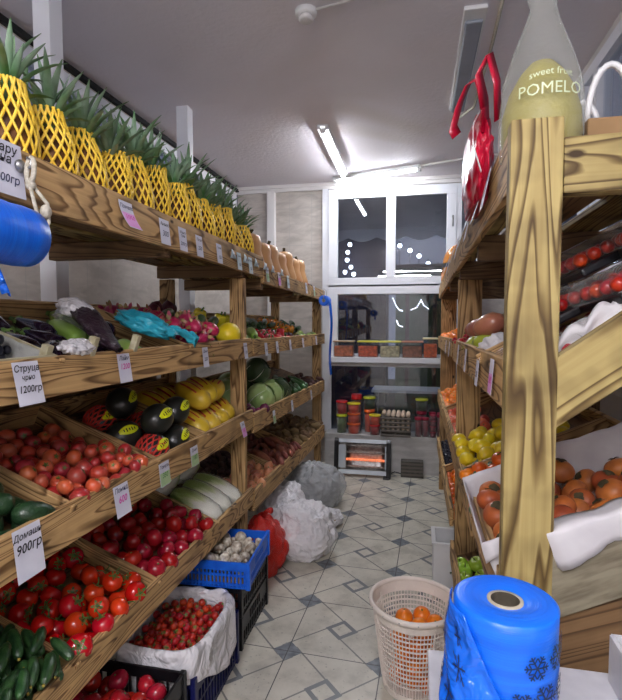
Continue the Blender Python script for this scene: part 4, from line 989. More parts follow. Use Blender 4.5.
# tan butternut squashes standing on the far half
sq = []
for k in range(2):
    sq.append(MB().lathe([(1e-6, 0), (.045, .004), (.072, .035), (.078, .075), (.066, .12), (.056, .16), (.058, .20), (.05, .235), (.03, .25), (1e-6, .252)], 22, None, lambda a, q, k=k: 1+(.03 if k else .012)*math.cos(9*a)).mesh('butternut_squash', F['squash'], True))
sqst = MB().tube([(0, 0, .245), (.003, 0, .262), (.010, .004, .276)], [.012, .009, .010], 8).mesh('stem', F['stem'], True)
for i, y in enumerate([3.07, 3.27, 3.47, 3.68, 3.90, 4.12, 4.33]):
    o = inst('butternut_squash', sq[i % 2], T(-1.055, y, 1.8285) @ RZ(i*1.7) @ RX(.0) @ SC(1.28, 1.28, (1.14, 1.04, 1.1, 1.0)[i % 4]), None, 'tan butternut squash standing on the left top shelf, %s in its row' % ORD[i], 'squash', 'butternut squashes in a row')
    inst('stem', sqst, RZ(i), o)
for i, y in enumerate([3.15, 3.42, 3.72, 4.0]):
    o = inst('butternut_squash', sq[(i+1) % 2], T(-1.22, y, 1.8285) @ RZ(i*1.1), None, 'tan butternut squash in the rear row on the left top shelf, %s' % ORD[i], 'squash', 'butternut squashes, rear row')
    inst('stem', sqst, RZ(i+2), o)
for (y, c, nm) in ((4.45, 'pepperR', 'red'), (4.58, 'melonblack', 'black')):
    o = empty('spice_jar', (-1.0, y, 1.824), 0, 'small jar with a %s lid at the far end of the left top shelf' % nm, 'jar')
    MB().lathe([(.028, 0), (.03, .01), (.03, .05), (.024, .058)], 14).build('jar_body', M['tubcl'], o, True)
    MB().lathe([(.029, .058), (.029, .078), (.026, .08), (1e-6, .08)], 14).build('lid', F[c], o, True)

# ------------------------------------------------------------------ price tags
def textmesh(body, size, m, shear=.25, name='lettering', bold=.012):
    c = bpy.data.curves.new('t', 'FONT'); c.body = body; c.size = size; c.shear = shear; c.align_x = 'CENTER'; c.align_y = 'CENTER'; c.space_line = .8
    c.offset = size*bold; c.resolution_u = 2
    o = bpy.data.objects.new('t', c); COL.objects.link(o); bpy.context.view_layer.update()
    me = bpy.data.meshes.new_from_object(o.evaluated_get(bpy.context.evaluated_depsgraph_get())); bpy.data.objects.remove(o); bpy.data.curves.remove(c)
    me.name = name; me.materials.clear(); me.materials.append(m); return me
def price_tag(side, y, z, w_, h_, lines, label, group=None, lean=.10, roll=0.0, wash=None, x=None, curl=.0):
    """hand written card pinned to a front board; lines = (text, size, ink, height on the card)"""
    x = (-.9275 if side < 0 else .1775) if x is None else x
    r_ = empty('price_tag', (x, y, z+h_/2), 0, label, 'price tag', group)
    # card: local x to the right for the reader, z up, y towards the board
    r_.rotation_euler = (0, 0, PI/2 if side < 0 else -PI/2)
    def fn(u, v): return ((u-.5)*w_+roll*(1-v)*h_*0, -.0012-lean*(1-v)*h_-curl*((1-v)**2)*h_, -(1-v)*h_)
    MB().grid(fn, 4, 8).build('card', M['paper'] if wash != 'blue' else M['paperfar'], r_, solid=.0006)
    if wash in ('pink', 'green'):
        def f2(u, v): 
            q = v*.55+.03; return ((u-.5)*w_*.94, -.0019-lean*(1-q)*h_-curl*((1-q)**2)*h_, -(1-q)*h_)
        MB().grid(f2, 4, 6).build('tint', M['pinkwash' if wash == 'pink' else 'greenwash'], r_)
    for (tx, sz, ink, q) in lines:
        me = textmesh(tx, sz, M[ink]); o = inst('lettering', me, None, r_)
        o.matrix_basis = T(0, -.0026-lean*(1-q)*h_-curl*((1-q)**2)*h_, -(1-q)*h_) @ RX(PI/2-math.atan(lean+curl*(1-q)*1.5))
    return r_
P = price_tag
P(-1, .985, 1.903, .105, .125, [('фару\nна', .03, 'ink', .76), ('300гр', .028, 'inkblue', .3)], 'white price tag ending in 00гр, at the left edge on the top shelf board')
P(-1, 1.47, 1.895, .075, .088, [('Помело', .019, 'inkblue', .8), ('1050', .026, 'inkpink', .4)], 'curled white and pink price tag on the top shelf board under the pineapples', wash='pink', curl=.35)
P(-1, 1.72, 1.886, .072, .092, [('Ананас', .018, 'ink', .8), ('300', .030, 'inkblue', .42)], 'white price tag reading 300, third from the left under the pineapples')
P(-1, 1.865, 1.882, .066, .092, [('Манго\nгран', .016, 'ink', .72), ('200гр', .021, 'inkblue', .3)], 'white price tag with three written lines ending 200гр under the pineapples')
P(-1, 2.02, 1.878, .064, .09, [('Папая', .017, 'ink', .8), ('250', .024, 'inkblue', .4)], 'white price tag reading 250, fifth from the left under the pineapples')
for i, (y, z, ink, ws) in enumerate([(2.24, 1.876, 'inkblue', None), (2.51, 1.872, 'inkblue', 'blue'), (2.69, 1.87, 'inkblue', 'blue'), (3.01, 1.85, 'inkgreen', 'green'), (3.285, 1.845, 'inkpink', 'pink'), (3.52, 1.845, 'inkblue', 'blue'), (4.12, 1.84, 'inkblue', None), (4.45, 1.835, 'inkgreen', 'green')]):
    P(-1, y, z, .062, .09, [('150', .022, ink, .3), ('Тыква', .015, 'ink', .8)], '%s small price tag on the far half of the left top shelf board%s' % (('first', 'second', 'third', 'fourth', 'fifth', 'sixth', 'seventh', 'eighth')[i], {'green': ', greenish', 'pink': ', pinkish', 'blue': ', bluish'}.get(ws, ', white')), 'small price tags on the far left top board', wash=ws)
for i, (y, w_) in enumerate([(2.43, .09), (2.62, .10), (2.80, .09), (2.98, .10), (3.14, .09), (3.36, .10)]):
    o = empty('label_film', (-.9285, y, 1.897), PI/2, 'pale blue foil label on the upper edge of the left top board, %s of six' % ORD[i].replace('nearest', 'first'), 'label')
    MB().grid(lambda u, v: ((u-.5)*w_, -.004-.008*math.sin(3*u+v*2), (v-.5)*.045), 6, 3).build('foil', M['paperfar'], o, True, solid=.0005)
    inst('lettering', textmesh('фрукт', .02, M['inkblue']), T(0, -.0135, -.005) @ RX(PI/2), o)
P(-1, 1.03, 1.405, .082, .103, [('Струца', .023, 'ink', .84), ('чрно', .018, 'ink', .63), ('1200гр', .024, 'ink', .36)], 'large white price tag reading 1200гр on the second board at the left', lean=.20)
P(-1, 1.44, 1.405, .068, .092, [('Лайм', .020, 'inkblue', .84), ('1200', .026, 'inkpink', .55)], 'white price tag with pink 1200 on the second board', lean=.14)
P(-1, 2.07, 1.397, .058, .088, [('Дыня', .017, 'inkblue', .8), ('250', .022, 'inkblue', .4)], 'narrow white price tag reading 250 on the second board below the turquoise bag')
P(-1, 2.60, 1.397, .055, .086, [('Кабачки', .012, 'inkblue', .8), ('120', .021, 'inkblue', .4)], 'narrow white price tag reading 120 on the second board at the middle post')
for i, (y, n) in enumerate([(2.98, '90'), (3.23, '80'), (3.58, '130'), (4.0, '60'), (4.54, '75')]):
    P(-1, y, 1.386, .055, .08, [(n, .022, 'inkblue', .4)], 'small white price tag reading %s on the far half of the second board' % n, 'small price tags on the far second board')
P(-1, 1.41, .985, .08, .098, [('Помид', .021, 'inkblue', .84), ('600', .030, 'inkpink', .52)], 'white price tag with pink 600 on the third board', wash=None, lean=.16)
P(-1, 1.69, .985, .075, .088, [('Томаты', .018, 'inkblue', .82), ('350', .026, 'inkgreen', .45)], 'greenish price tag reading 350 on the third board', wash='green')
P(-1, 1.946, .985, .07, .082, [('Дыня', .018, 'inkblue', .82), ('180', .026, 'inkgreen', .42)], 'green price tag reading 180 on the third board', wash='green')
P(-1, 2.54, .975, .06, .08, [('Лук', .018, 'inkblue', .82), ('60', .026, 'inkpink', .42)], 'small pink price tag reading 60 on the third board at the post', wash='pink', lean=.25)
P(-1, 1.018, .995, .088, .125, [('Домашн', .022, 'ink', .84), ('900гр', .032, 'ink', .60)], 'large white price tag reading 900гр on the third board at the left', lean=.12)
for i, (y, z, n, ws) in enumerate([(3.15, .93, '45', 'green'), (3.63, .925, '50', None), (4.32, .91, '70', None)]):
    P(-1, y, z, .055, .085, [(n, .024, 'inkgreen', .45)], 'small price tag reading %s on the far half of the third board' % n, 'small price tags on the far third board', wash=ws)
R1 = [(1.39, 1.895), (1.53, 1.89), (1.69, 1.893), (1.88, 1.894), (2.03, 1.893), (2.21, 1.893), (2.37, 1.89), (2.55, 1.89), (2.78, 1.888), (3.02, 1.888), (3.33, 1.885), (3.58, 1.88), (4.02, 1.873)]
for i, (y, z) in enumerate(R1):
    n = str((180, 220, 90, 110, 150, 320, 70, 85, 260, 95, 140, 160, 210)[i])
    P(1, y, z, .075, .10, [('Сорт', .018, 'inkblue', .8), (n, .03, 'inkblue', .4)], 'price tag reading %s on the top board of the right rack' % n, 'price tags along the right top board', lean=.2+.1*(i % 3), wash='blue' if i % 3 == 1 else None)
for i, (y, z, n, ws) in enumerate([(1.27, 1.42, '380', 'pink'), (1.56, 1.405, '280', None), (1.94, 1.41, '240', None), (2.3, 1.41, '65', None), (2.95, 1.40, '55', None), (3.3, 1.395, '35', None)]):
    P(1, y, z, .06, .085, [(n, .026, 'inkpink' if ws else 'inkblue', .4)], 'price tag reading %s on the second board of the right rack' % n, 'price tags along the right second board', lean=.08, wash=ws)

# ------------------------------------------------------------------ rolls of blue bags
def roll_mesh(r_, L_, core, seg=40, bulge=0):
    mb = MB(); prof = [(core, 0), (core+.006, 0)]
    n = 9
    for k in range(n): 
        q = k/(n-1); prof.append((core+.006+(r_-core-.006)*q, -.003*math.sin(q*PI)-.002*(k % 2)))
    for k in range(1, 9):
        q = k/9; prof.append((r_+bulge*math.sin(PI*q)+.0012*math.sin(k*2.3), L_*q))
    for k in range(n):
        q = 1-k/(n-1); prof.append((core+.006+(r_-core-.006)*q, L_+.003*math.sin(q*PI)+.002*(k % 2)))
    prof += [(core, L_)]
    return mb.lathe(prof, seg, None, lambda a, q: 1+.006*math.sin(3*a+9*q), caps=False)
def core_mesh(c, L_): return MB().lathe([(c, -.002), (c, L_+.002), (c-.004, L_+.002), (c-.004, -.002), (c, -.002)], 28, caps=False)
M['card'] = plain('grey_card_core', (196, 188, 168), (168, 158, 136), .8, 30)
M['bore'] = plain('shaded_brown_bore', (92, 84, 70), (74, 66, 54), .9, 30)  # brown card, darkened further to put the hole's shade into the colour
# counter and the big roll in the foreground
M['marble'] = plain('grey_white_marble', (206, 206, 212), (186, 186, 194), .35, 16, detail=8)
ct = empty('side_counter', (.33, .55, 0), 0, 'pale marble topped counter at the lower right under the blue roll', 'counter')
MB().b2((-.308, -.27, .975), (.33, .29, 1.0)).build('counter_top', M['marble'], ct, bevel=.003)
MB().b2((-.285, -.25, .08), (.31, .265, .975)).build('counter_body', M['white'], ct, bevel=.003)
MB().b2((-.26, -.23, 0), (.29, .25, .08)).build('plinth', M['black'], ct)
rl = empty('bag_roll', (.112, .655, 1.001), 0, 'big blue roll of snowflake printed bags standing on the marble counter', 'bag roll')
RR, RL = .063, .197
roll_mesh(RR, RL, .021, 56).build('film_winding', M['bluefilm2'], rl, True)
MB().lathe([(.0175, RL+.0015), (.022, RL+.0015), (.022, -.001)], 28, caps=False).build('card_core', M['card'], rl, True)
MB().lathe([(.0175, RL+.0012), (.0165, .002), (1e-6, .002)], 28, caps=False).build('core_bore', M['bore'], rl, True)
def flake(mb, th, z, s_, rad):
    """six armed snowflake laid on a cylinder of radius rad"""
    for k in range(6):
        a = k*PI/3
        def pt(u, v): x = u*math.cos(a)-v*math.sin(a); y = u*math.sin(a)+v*math.cos(a); return ((rad)*math.cos(th+x/rad), (rad)*math.sin(th+x/rad), z+y)
        def quad(u0, v0, u1, v1, w_):
            d = Vector((u1-u0, v1-v0)); n = Vector((-d.y, d.x)).normalized()*w_
            c = [pt(u0+n.x, v0+n.y), pt(u0-n.x, v0-n.y), pt(u1-n.x, v1-n.y), pt(u1+n.x, v1+n.y)]; mb.add(c, [(0, 1, 2, 3)])
        quad(0, 0, s_*.5, 0, s_*.06); quad(s_*.5, 0, s_, 0, s_*.06)
        for q, l in ((.45, .38), (.72, .26)):
            for sg in (1, -1): quad(s_*q, 0, s_*(q+l*.6), sg*s_*l, s_*.05)
fm = MB(); rf = random.Random(4)
for (th, z, s_) in [(-1.15, .152, .016), (-.62, .158, .017), (-1.42, .108, .016), (-.95, .112, .019), (-.40, .115, .018), (-.62, .062, .02), (-1.15, .06, .017), (-.2, .16, .013), (-.9, .018, .015), (-1.45, .03, .014), (.4, .1, .017), (1.2, .06, .018), (1.9, .13, .017), (2.6, .07, .018)]:
    flake(fm, th, z, s_, RR+.0022)
tag(fm.build('snowflake_print', M['blueprint'], rl), kind='stuff')
def flapf(u, v):
    # loose end of the film: leaves the winding at the upper left, hangs down towards the viewer
    th = -3.5+(1.0+1.75*v)*u; z = RL-.002-(RL-.004)*v
    lift = .004+.030*math.sin(PI*min(1, u*1.1))*v+.010*math.sin(7*v+4*u)*v+.012*noise.noise(Vector((u*5, v*5, 3)))*v
    r_ = RR+lift
    return (r_*math.cos(th), r_*math.sin(th), max(.002, z))
fl_ = MB().grid(flapf, 40, 26).build('loose_film', M['bluefilm'], rl, True, solid=.0008, off=1)
fm2 = MB()
for (th, z, s_) in [(-2.35, .135, .013), (-2.2, .085, .016), (-2.75, .10, .018), (-2.45, .04, .02), (-2.0, .03, .018), (-3.0, .04, .016)]: flake(fm2, th, z, s_, RR+.040)
# (prints on the loose film follow its own surface)
fm3 = MB()
for (u0, v0, s_) in [(.35, .22, .06), (.62, .34, .07), (.45, .52, .07), (.75, .58, .07), (.25, .5, .06), (.55, .8, .07), (.85, .82, .06), (.2, .85, .06), (.7, .16, .05)]:
    for k in range(6):
        a = k*PI/3; n_ = 5
        for j in range(n_):
            q0, q1 = j/n_, (j+1)/n_; w_ = .006
            def pp(q, s): uu = u0+s_*q*math.cos(a)*1.1-s*w_*math.sin(a); vv = v0+s_*q*math.sin(a)*1.3+s*w_*math.cos(a); p = Vector(flapf(min(1, max(0, uu)), min(1, max(0, vv)))); rr = Vector((p.x, p.y, 0)).normalized(); return p+rr*.0022
            fm3.add([pp(q0, -1), pp(q1, -1), pp(q1, 1), pp(q0, 1)], [(0, 1, 2, 3)])
            if j == 2:
                for sg in (1, -1):
                    uu = u0+s_*.5*math.cos(a)*1.1; vv = v0+s_*.5*math.sin(a)*1.3; u2 = uu+s_*.35*math.cos(a+sg*.9); v2 = vv+s_*.4*math.sin(a+sg*.9)
                    def qq(uu, vv): p = Vector(flapf(min(1, max(0, uu)), min(1, max(0, vv)))); rr = Vector((p.x, p.y, 0)).normalized(); return p+rr*.0022
                    fm3.add([qq(uu-.004, vv), qq(uu+.004, vv), qq(u2+.004, v2), qq(u2-.004, v2)], [(0, 1, 2, 3)])
tag(fm3.build('snowflake_print', M['blueprint'], rl), kind='stuff')
# white card tray with green apples on the counter
bx = empty('card_tray', (.46, .66, 1.001), 0, 'white printed card tray of green apples at the right edge of the counter', 'tray')
M['cardprint'] = plain('faint_grey_print', (150, 150, 160), None, .6)
MB().b2((-.165, -.2, 0), (.165, .16, .003)).build('tray_base', M['white'], bx)
MB().b2((-.168, -.2, 0), (-.162, .16, .072)).build('side_wall', M['marble'], bx); MB().b2((.162, -.2, 0), (.168, .16, .072)).build('side_wall', M['marble'], bx)
MB().b2((-.165, .157, 0), (.165, .163, .072)).build('end_wall', M['marble'], bx); MB().b2((-.165, -.206, 0), (.165, -.2, .072)).build('end_wall', M['marble'], bx)
for i, yy in enumerate((-.1, .0, .09)):
    MB().b2((-.1692, yy-.02, .022), (-.168, yy+.015, .05-.008*i)).build('printed_mark', M['cardprint'], bx)
for i, (x, y) in enumerate([(.37, .75), (.455, .76), (.54, .74), (.39, .66), (.49, .67), (.42, .57)]):
    K['apple'].put(T(x, y, 1.041) @ RZ(i) @ RX(.3), random.Random(i), 'green apple in the white card tray on the counter', 'green apples in the card tray')
# hanging roll at the upper left
hr = empty('bag_roll', (-.853, .965, 1.738), 0, 'blue roll of bags hanging on a rope from the left top shelf', 'bag roll')
Mr = RX(PI/2) @ RZ(.3)
o = roll_mesh(.064, .30, .018, 40, .003).build('film_winding', M['bluefilm2'], hr, True); o.matrix_basis = Mr
o = core_mesh(.0185, .30).build('card_core', M['card'], hr, True); o.matrix_basis = Mr
MB().grid(lambda u, v: (.02+.012*math.sin(5*v)+.006*u, -.13+.03*v+.03*u, -.056-.075*u+.004*math.sin(9*v)), 8, 6).build('loose_end', M['bluefilm'], hr, True, solid=.0008)
rp = empty('hook_rope', (-.915, 1.02, 1.915), 0, 'pale rope on a metal hook that carries the hanging blue roll', 'rope')
MB().lathe([(.0005, 0), (.015, 0), (.015, .006), (.008, .012), (1e-6, .013)], 12, RY(PI/2)).build('hook_plate', M['steel'], rp, True)
MB().tube([(.012, 0, -.004), (.03, 0, -.006), (.034, 0, .01), (.022, 0, .018)], .0035, 6).build('hook', M['steel'], rp, True)
MB().tube([(.03+.010*math.cos(a), .004*math.sin(a), -.012+.030*math.sin(a)) for a in [k*PI/6 for k in range(12)]], .006, 7, True).tube([(.03, -.004, -.045), (.045, -.008, -.09), (.06, -.01, -.14), (.062, -.018, -.172)], .0045, 7).tube([(.03, .006, -.045), (.055, .022, -.085), (.06, .018, -.13), (.062, -.012, -.172)], .0045, 7) \
    .tube([(.062+.013*math.cos(k*2.1), -.020-.018*k/9, -.174+.013*math.sin(k*2.1)) for k in range(9)], .0045, 6).build('rope', M['rope'], rp, True)
MB().ball((.058, .012, -.105), .013, (1, 1, 1.3), 10, 8).ball((.03, 0, -.046), .012, (1, 1, 1), 10, 8).build('knot', M['rope'], rp, True)
# far roll with the long strip
fr = empty('bag_roll', (-.885, 4.78, 1.762), 0, 'small blue roll with a long strip hanging at the far end of the left rack', 'bag roll')
o = roll_mesh(.05, .14, .016, 30).build('film_winding', M['bluefilm2'], fr, True); o.matrix_basis = T(0, .07, 0) @ RX(PI/2)
o = core_mesh(.0165, .14).build('card_core', M['card'], fr, True); o.matrix_basis = T(0, .07, 0) @ RX(PI/2)
MB().grid(lambda u, v: (.045+.012*math.sin(6*u)+.004*math.sin(8*v), -.065+.13*v*(1-.25*u)+.12*u, -.01-.72*u), 24, 8).build('hanging_strip', M['bluefilm'], fr, True, solid=.0008)
MB().tube([(0, -.075, 0), (0, -.08, .10), (-.03, -.08, .125)], .003, 6).tube([(0, .075, 0), (0, .08, .10), (-.03, .08, .125)], .003, 6).build('wire_hanger', M['steel'], fr)

# ------------------------------------------------------------------ floor, left side: crates and sacks
def crate(name, c, L_, W_, H, m, label, rz=0, cell=.028, parts=True):
    """open plastic crate: lattice walls, corner posts, rim, ribbed base"""
    r_ = empty(name, c, rz, label, 'crate'); a, b = L_/2, W_/2
    mb = MB().b2((-a, -b, 0), (a, b, .006)); mb.build('base', m, r_)
    for nm, p0, p1 in (('side_wall', (-a, -b), (a, -b)), ('side_wall', (-a, b), (a, b)), ('end_wall', (-a, -b), (-a, b)), ('end_wall', (a, -b), (a, b))):
        mb = MB(); P0 = Vector((*p0, 0)); P1 = Vector((*p1, 0)); d = (P1-P0); n = int(d.length/cell); dn = d.normalized()
        for k in range(n+1):
            q = P0+d*k/n; mb.bar(q+Vector((0, 0, .004)), q+Vector((0, 0, H-.03)), .006, .008, up=dn)
        for z in (.02, H*.5): mb.bar(P0+Vector((0, 0, z)), P1+Vector((0, 0, z)), .007, .010)
        hole = nm == 'end_wall'
        if hole:
            mb.bar(P0+Vector((0, 0, H-.012)), P1+Vector((0, 0, H-.012)), .010, .022); mb.bar(P0+Vector((0, 0, H-.045)), P0+d*.3+Vector((0, 0, H-.045)), .008, .05); mb.bar(P0+d*.7+Vector((0, 0, H-.045)), P1+Vector((0, 0, H-.045)), .008, .05)
        else: mb.bar(P0+Vector((0, 0, H-.02)), P1+Vector((0, 0, H-.02)), .010, .040)
        mb.build(nm, m, r_)
    for i in (-1, 1):
        for j in (-1, 1): MB().b2((i*a-.011, j*b-.011, 0), (i*a+.011, j*b+.011, H+.004)).build('corner_post', m, r_, bevel=.003)
    return r_
class Flat:
    def __init__(s, x0, y0, W_, L_, z): s.W, s.L = W_, L_; s.M = T(x0, y0, z)
crate('plastic_crate', (-1.02, 1.29, 0), .42, .60, .30, M['black'], 'black plastic crate of tomatoes on the floor at the lower left')
fill(Flat(-1.215, 1.02, .39, .57, .19), K['rose'], 66, 81, 'rose red tomato in the black crate on the floor', 'tomatoes in the floor crate', .13, tiltmax=1, slope=0)
tag(MB().b2((-1.21, 1.01, .010), (-.83, 1.57, .19)).build('crate_padding', M['kraft'], bevel=.004), 'cardboard box filling the black floor crate under the tomatoes', 'box')
crate('plastic_crate', (-.965, 1.865, 0), .34, .44, .24, M['navy'], 'navy blue plastic crate under the white bag of cherry tomatoes')
def bagfn(a, b):
    th = 2*PI*a; cx, cy = math.cos(th), math.sin(th); q = (abs(cx)**4+abs(cy)**4)**.25; sx_, sy_ = cx/q, cy/q
    n = noise.noise(Vector((cx*3.2, cy*3.2, b*4)))
    if b < .35: k = b/.35; x, y, z = .148*k, .19*k, .205
    elif b < .60: k = (b-.35)/.25; x, y, z = .150+.008*k, .195+.010*k, .205+.115*k
    elif b < .72: k = (b-.60)/.12; x, y, z = .160+.030*k, .207+.030*k, .322-.004*k+.012*math.sin(PI*k)
    else: k = (b-.72)/.28; x, y, z = .192+.010*k, .239+.012*k, .318-(.15+.05*math.sin(3*th+1))*k
    g = 1+.05*n*(b > .35)+.02*math.sin(14*th)*(b > .7)
    return (-.965+sx_*x*g, 1.865+sy_*y*g, z+.012*n*(b > .55))
cloth('white_bag', M['whitebag'], bagfn, 90, 36, 'white plastic bag lining the navy crate and folded over its rim', 'bag', solid=.001)
fill(Flat(-1.105, 1.68, .28, .37, .212), K['cherry'], 215, 82, 'cherry tomato in the white bag on the navy crate', 'cherry tomatoes', .105, tiltmax=1, slope=0, nc=90)
crate('plastic_crate', (-.985, 2.37, 0), .36, .40, .155, M['black'], 'black plastic crate at the bottom of the stack under the blue mushroom crate')
crate('plastic_crate', (-.985, 2.37, .160), .36, .40, .155, M['black'], 'black plastic crate in the middle of the stack, right under the blue one')
fill(Flat(-1.15, 2.185, .33, .37, .166), K['sweet'], 30, 84, 'reddish sweet potato in the upper black crate of the stack', 'sweet potatoes in the crate stack', .12, slope=0, aim=.3, dth=1)
crate('plastic_crate', (-.96, 2.30, .320), .40, .36, .125, M['blueplastic'], 'bright blue plastic crate of mushrooms on top of the stack', 0.05, .018)
tag(MB().b2((-1.135, 2.145, .328), (-.785, 2.455, .365)).build('crate_padding', M['kraft'], bevel=.004), 'flat cardboard padding in the bottom of the blue mushroom crate', 'padding')
fill(Flat(-1.145, 2.135, .37, .33, .366), K['mush'], 95, 83, 'white brown speckled mushroom in the blue crate', 'mushrooms', .085, tiltmax=1.4, slope=0)
# red net sack of onions: balls of produce inside a net
rs = empty('net_sack', (-.93, 2.93, 0), 0, 'red net sack of onions leaning against the rack behind the crates', 'sack')
def mk_net():
    t = NT('red_net'); tc = t.n('ShaderNodeTexCoord'); sx = t.n('ShaderNodeSeparateXYZ'); t.l(tc.outputs['Object'], sx.inputs[0])
    h = t.math('ADD', sx.outputs[0], sx.outputs[1]); k = 300.0
    a = t.math('ABSOLUTE', t.math('SINE', t.math('MULTIPLY', t.math('ADD', h, sx.outputs[2]), k))); b = t.math('ABSOLUTE', t.math('SINE', t.math('MULTIPLY', t.math('SUBTRACT', h, sx.outputs[2]), k)))
    f = t.math('MULTIPLY_ADD', t.math('GREATER_THAN', t.math('MAXIMUM', a, b), .8), .65, .30)
    t.set(lin((214, 44, 36)), .4); tr = t.n('ShaderNodeBsdfTransparent'); mx = t.n('ShaderNodeMixShader')
    t.l(f, mx.inputs[0]); t.l(tr.outputs[0], mx.inputs[1]); t.l(t.b.outputs[0], mx.inputs[2]); t.l(mx.outputs[0], t.out.inputs[0]); return t.m
M['rednet'] = mk_net()
def sackfn(sx_, sy_, sz_, bumps, seed, nb, neck=0):
    rg = random.Random(seed); cs = []
    for k in range(nb):
        v = Vector((rg.gauss(0, 1), rg.gauss(0, 1), rg.gauss(0, 1))).normalized(); cs.append(v)
    bm = bmesh.new(); bmesh.ops.create_icosphere(bm, subdivisions=5, radius=1)
    for v in bm.verts:
        d = v.co.normalized(); m_ = min((d-c).length for c in cs); bump = math.sqrt(max(0, 1-(m_/(.30 if nb > 55 else .42))**2))
        q = d*(1-bumps+bumps*bump+.05*noise.noise(d*3+Vector((seed, 0, 0))))
        z = q.z; z = z if z > -.72 else -.72
        v.co = Vector((q.x*sx_, q.y*sy_, (z+.72)/1.72*sz_))
    return bm
def bm_obj(bm, name, m, parent):
    me = bpy.data.meshes.new(name); bm.to_mesh(me); bm.free(); me.materials.append(m); me.polygons.foreach_set('use_smooth', [True]*len(me.polygons))
    o = bpy.data.objects.new(name, me); COL.objects.link(o); o.parent = parent; return o
bm_obj(sackfn(.155, .17, .36, .16, 3, 60), 'net', M['rednet'], rs); bm_obj(sackfn(.145, .16, .345, .17, 3, 60), 'onion_fill', plain('onions_in_net', (200, 60, 44), (226, 110, 80), .4, 8), rs)
MB().tube([(.0, .0, .35), (.03, -.02, .39), (.06, -.04, .40)], [.02, .012, .02], 8).build('tied_neck', M['rednet'], rs, True)
def bagsack(name, c, d, seed, m, fillc, label, amp=.28, neck=True):
    r_ = empty(name, c, seed*.7, label, 'sack')
    bm = bmesh.new(); bmesh.ops.create_icosphere(bm, subdivisions=6, radius=1)
    for v in bm.verts:
        p = v.co.copy(); n = noise.fractal(p*1.6+Vector((seed, 0, 0)), 1, 2, 4); f2 = abs(noise.noise(p*3.1+Vector((0, seed, 0)))); f3 = abs(noise.noise(p*7+Vector((0, 0, seed))))
        fold = abs(math.sin(math.atan2(p.y, p.x)*5+3*n+seed))*max(0, p.z+.3)
        q = p*(1+amp*n*.45-amp*.34*f2-amp*.06*f3-.08*fold)
        z = max(q.z, -.7); v.co = Vector((q.x*d[0], q.y*d[1], (z+.7)/1.7*d[2]))
    bm_obj(bm, 'bag', m, r_)
    bm_obj(sackfn(d[0]*.86, d[1]*.86, d[2]*.86, .12, seed, 50), 'contents', fillc, r_)
    if neck:
        MB().grid(lambda u, v: ((d[0]*.8+.09*u)*1.0, (v-.5)*.10*(.4+u)+.01*math.sin(9*v+3*u), d[2]*.28+.03*math.sin(7*v)*u-.05*u), 8, 12).build('gathered_neck', m, r_, True, solid=.001)
    return r_
pf = plain('pale_roots', (214, 204, 190), (180, 168, 150), .7, 6)
bagsack('filled_bag', (-.76, 3.22, 0), (.225, .25, .37), 2.0, M['whitebag'], pf, 'big white plastic bag on the floor beside the red net sack', .26)
bagsack('filled_bag', (-1.0, 3.62, 0), (.20, .24, .36), 5.2, M['whitebag'], pf, 'white plastic bag standing behind the big one under the rack', .3, False)
bagsack('filled_bag', (-.86, 4.14, 0), (.26, .28, .36), 7.7, M['clearbag'], plain('grey_roots', (150, 146, 142), (116, 112, 108), .8, 9), 'grey see-through plastic bag of roots near the far end of the rack', .26, False)
bagsack('filled_bag', (-.66, 3.72, 0), (.12, .11, .13), 9.1, M['whitebag'], plain('beige_cloth', (196, 178, 136), (170, 150, 110), .8, 12), 'small beige lump of a bag lying between the white and the grey bags', .3, False)

# ------------------------------------------------------------------ back: heater, block, jars, eggs
ht = empty('electric_heater', (-.535, 5.0, 0), 0, 'white electric quartz heater with black ends, one bar glowing', 'heater')
M['heaterwhite'] = plain('enamel_white', (214, 222, 228), (200, 208, 216), .35, 5)
for s_ in (-1, 1):
    def side(u, v, s_=s_): return (0, 0, 0)
    mb = MB(); xa = s_*.262
    prof = [(-.085, .0), (.07, .0), (.08, .03), (.06, .30), (.03, .37), (-.02, .385), (-.05, .36), (-.075, .1)]
    for x_ in (xa-.022, xa+.022): mb.v += [(x_, y, z) for y, z in prof]
    n_ = len(prof); mb.f.append(tuple(range(n_))); mb.f.append(tuple(range(n_, 2*n_))[::-1])
    for k in range(n_): mb.f.append((k, (k+1) % n_, n_+(k+1) % n_, n_+k))
    mb.build('end_panel', M['black'], ht, bevel=.006)
def hf(u, v): return (-.24+.48*u, -.062+.045*v, .03+.335*v)
fr_ = MB(); fr_.add([(-.24, -.062, .03), (.24, -.062, .03), (.24, -.050, .07), (-.24, -.050, .07)], [(0, 1, 2, 3)])
fr_.add([(-.24, -.024, .34), (.24, -.024, .34), (.24, -.012, .375), (-.24, -.012, .375)], [(0, 1, 2, 3)])
fr_.add([(-.24, -.0505, .085), (-.17, -.0505, .085), (-.17, -.0235, .315), (-.24, -.0235, .315)], [(0, 1, 2, 3)]); fr_.add([(.225, -.0505, .085), (.24, -.0505, .085), (.24, -.0235, .315), (.225, -.0235, .315)], [(0, 1, 2, 3)])
fr_.build('front_panel', M['heaterwhite'], ht, solid=.004)
MB().grid(lambda u, v: (-.17+.40*u, .0+.03*math.sin(PI*v), .06+.29*v), 6, 16).build('reflector', M['steel'], ht, True, solid=.003)
for k, z in enumerate((.10, .17, .24, .31)):
    yy = -.035+.025*(z-.1)/.2
    rod = MB().tube([(-.165, yy, z), (.22, yy, z)], .012, 10).build('heating_rod', M['heat'] if k in (1, 2) and k == 1 else M['heatoff'], ht, True)
    if k == 1: rod['label'] = 'glowing orange heating rod'
    MB().tube([(-.15+.36*j/40, yy-.014+.004*math.sin(j*1.6), z+.006*math.cos(j*1.6)) for j in range(41)], .0022, 5).build('coil_guard', M['steel'], ht)
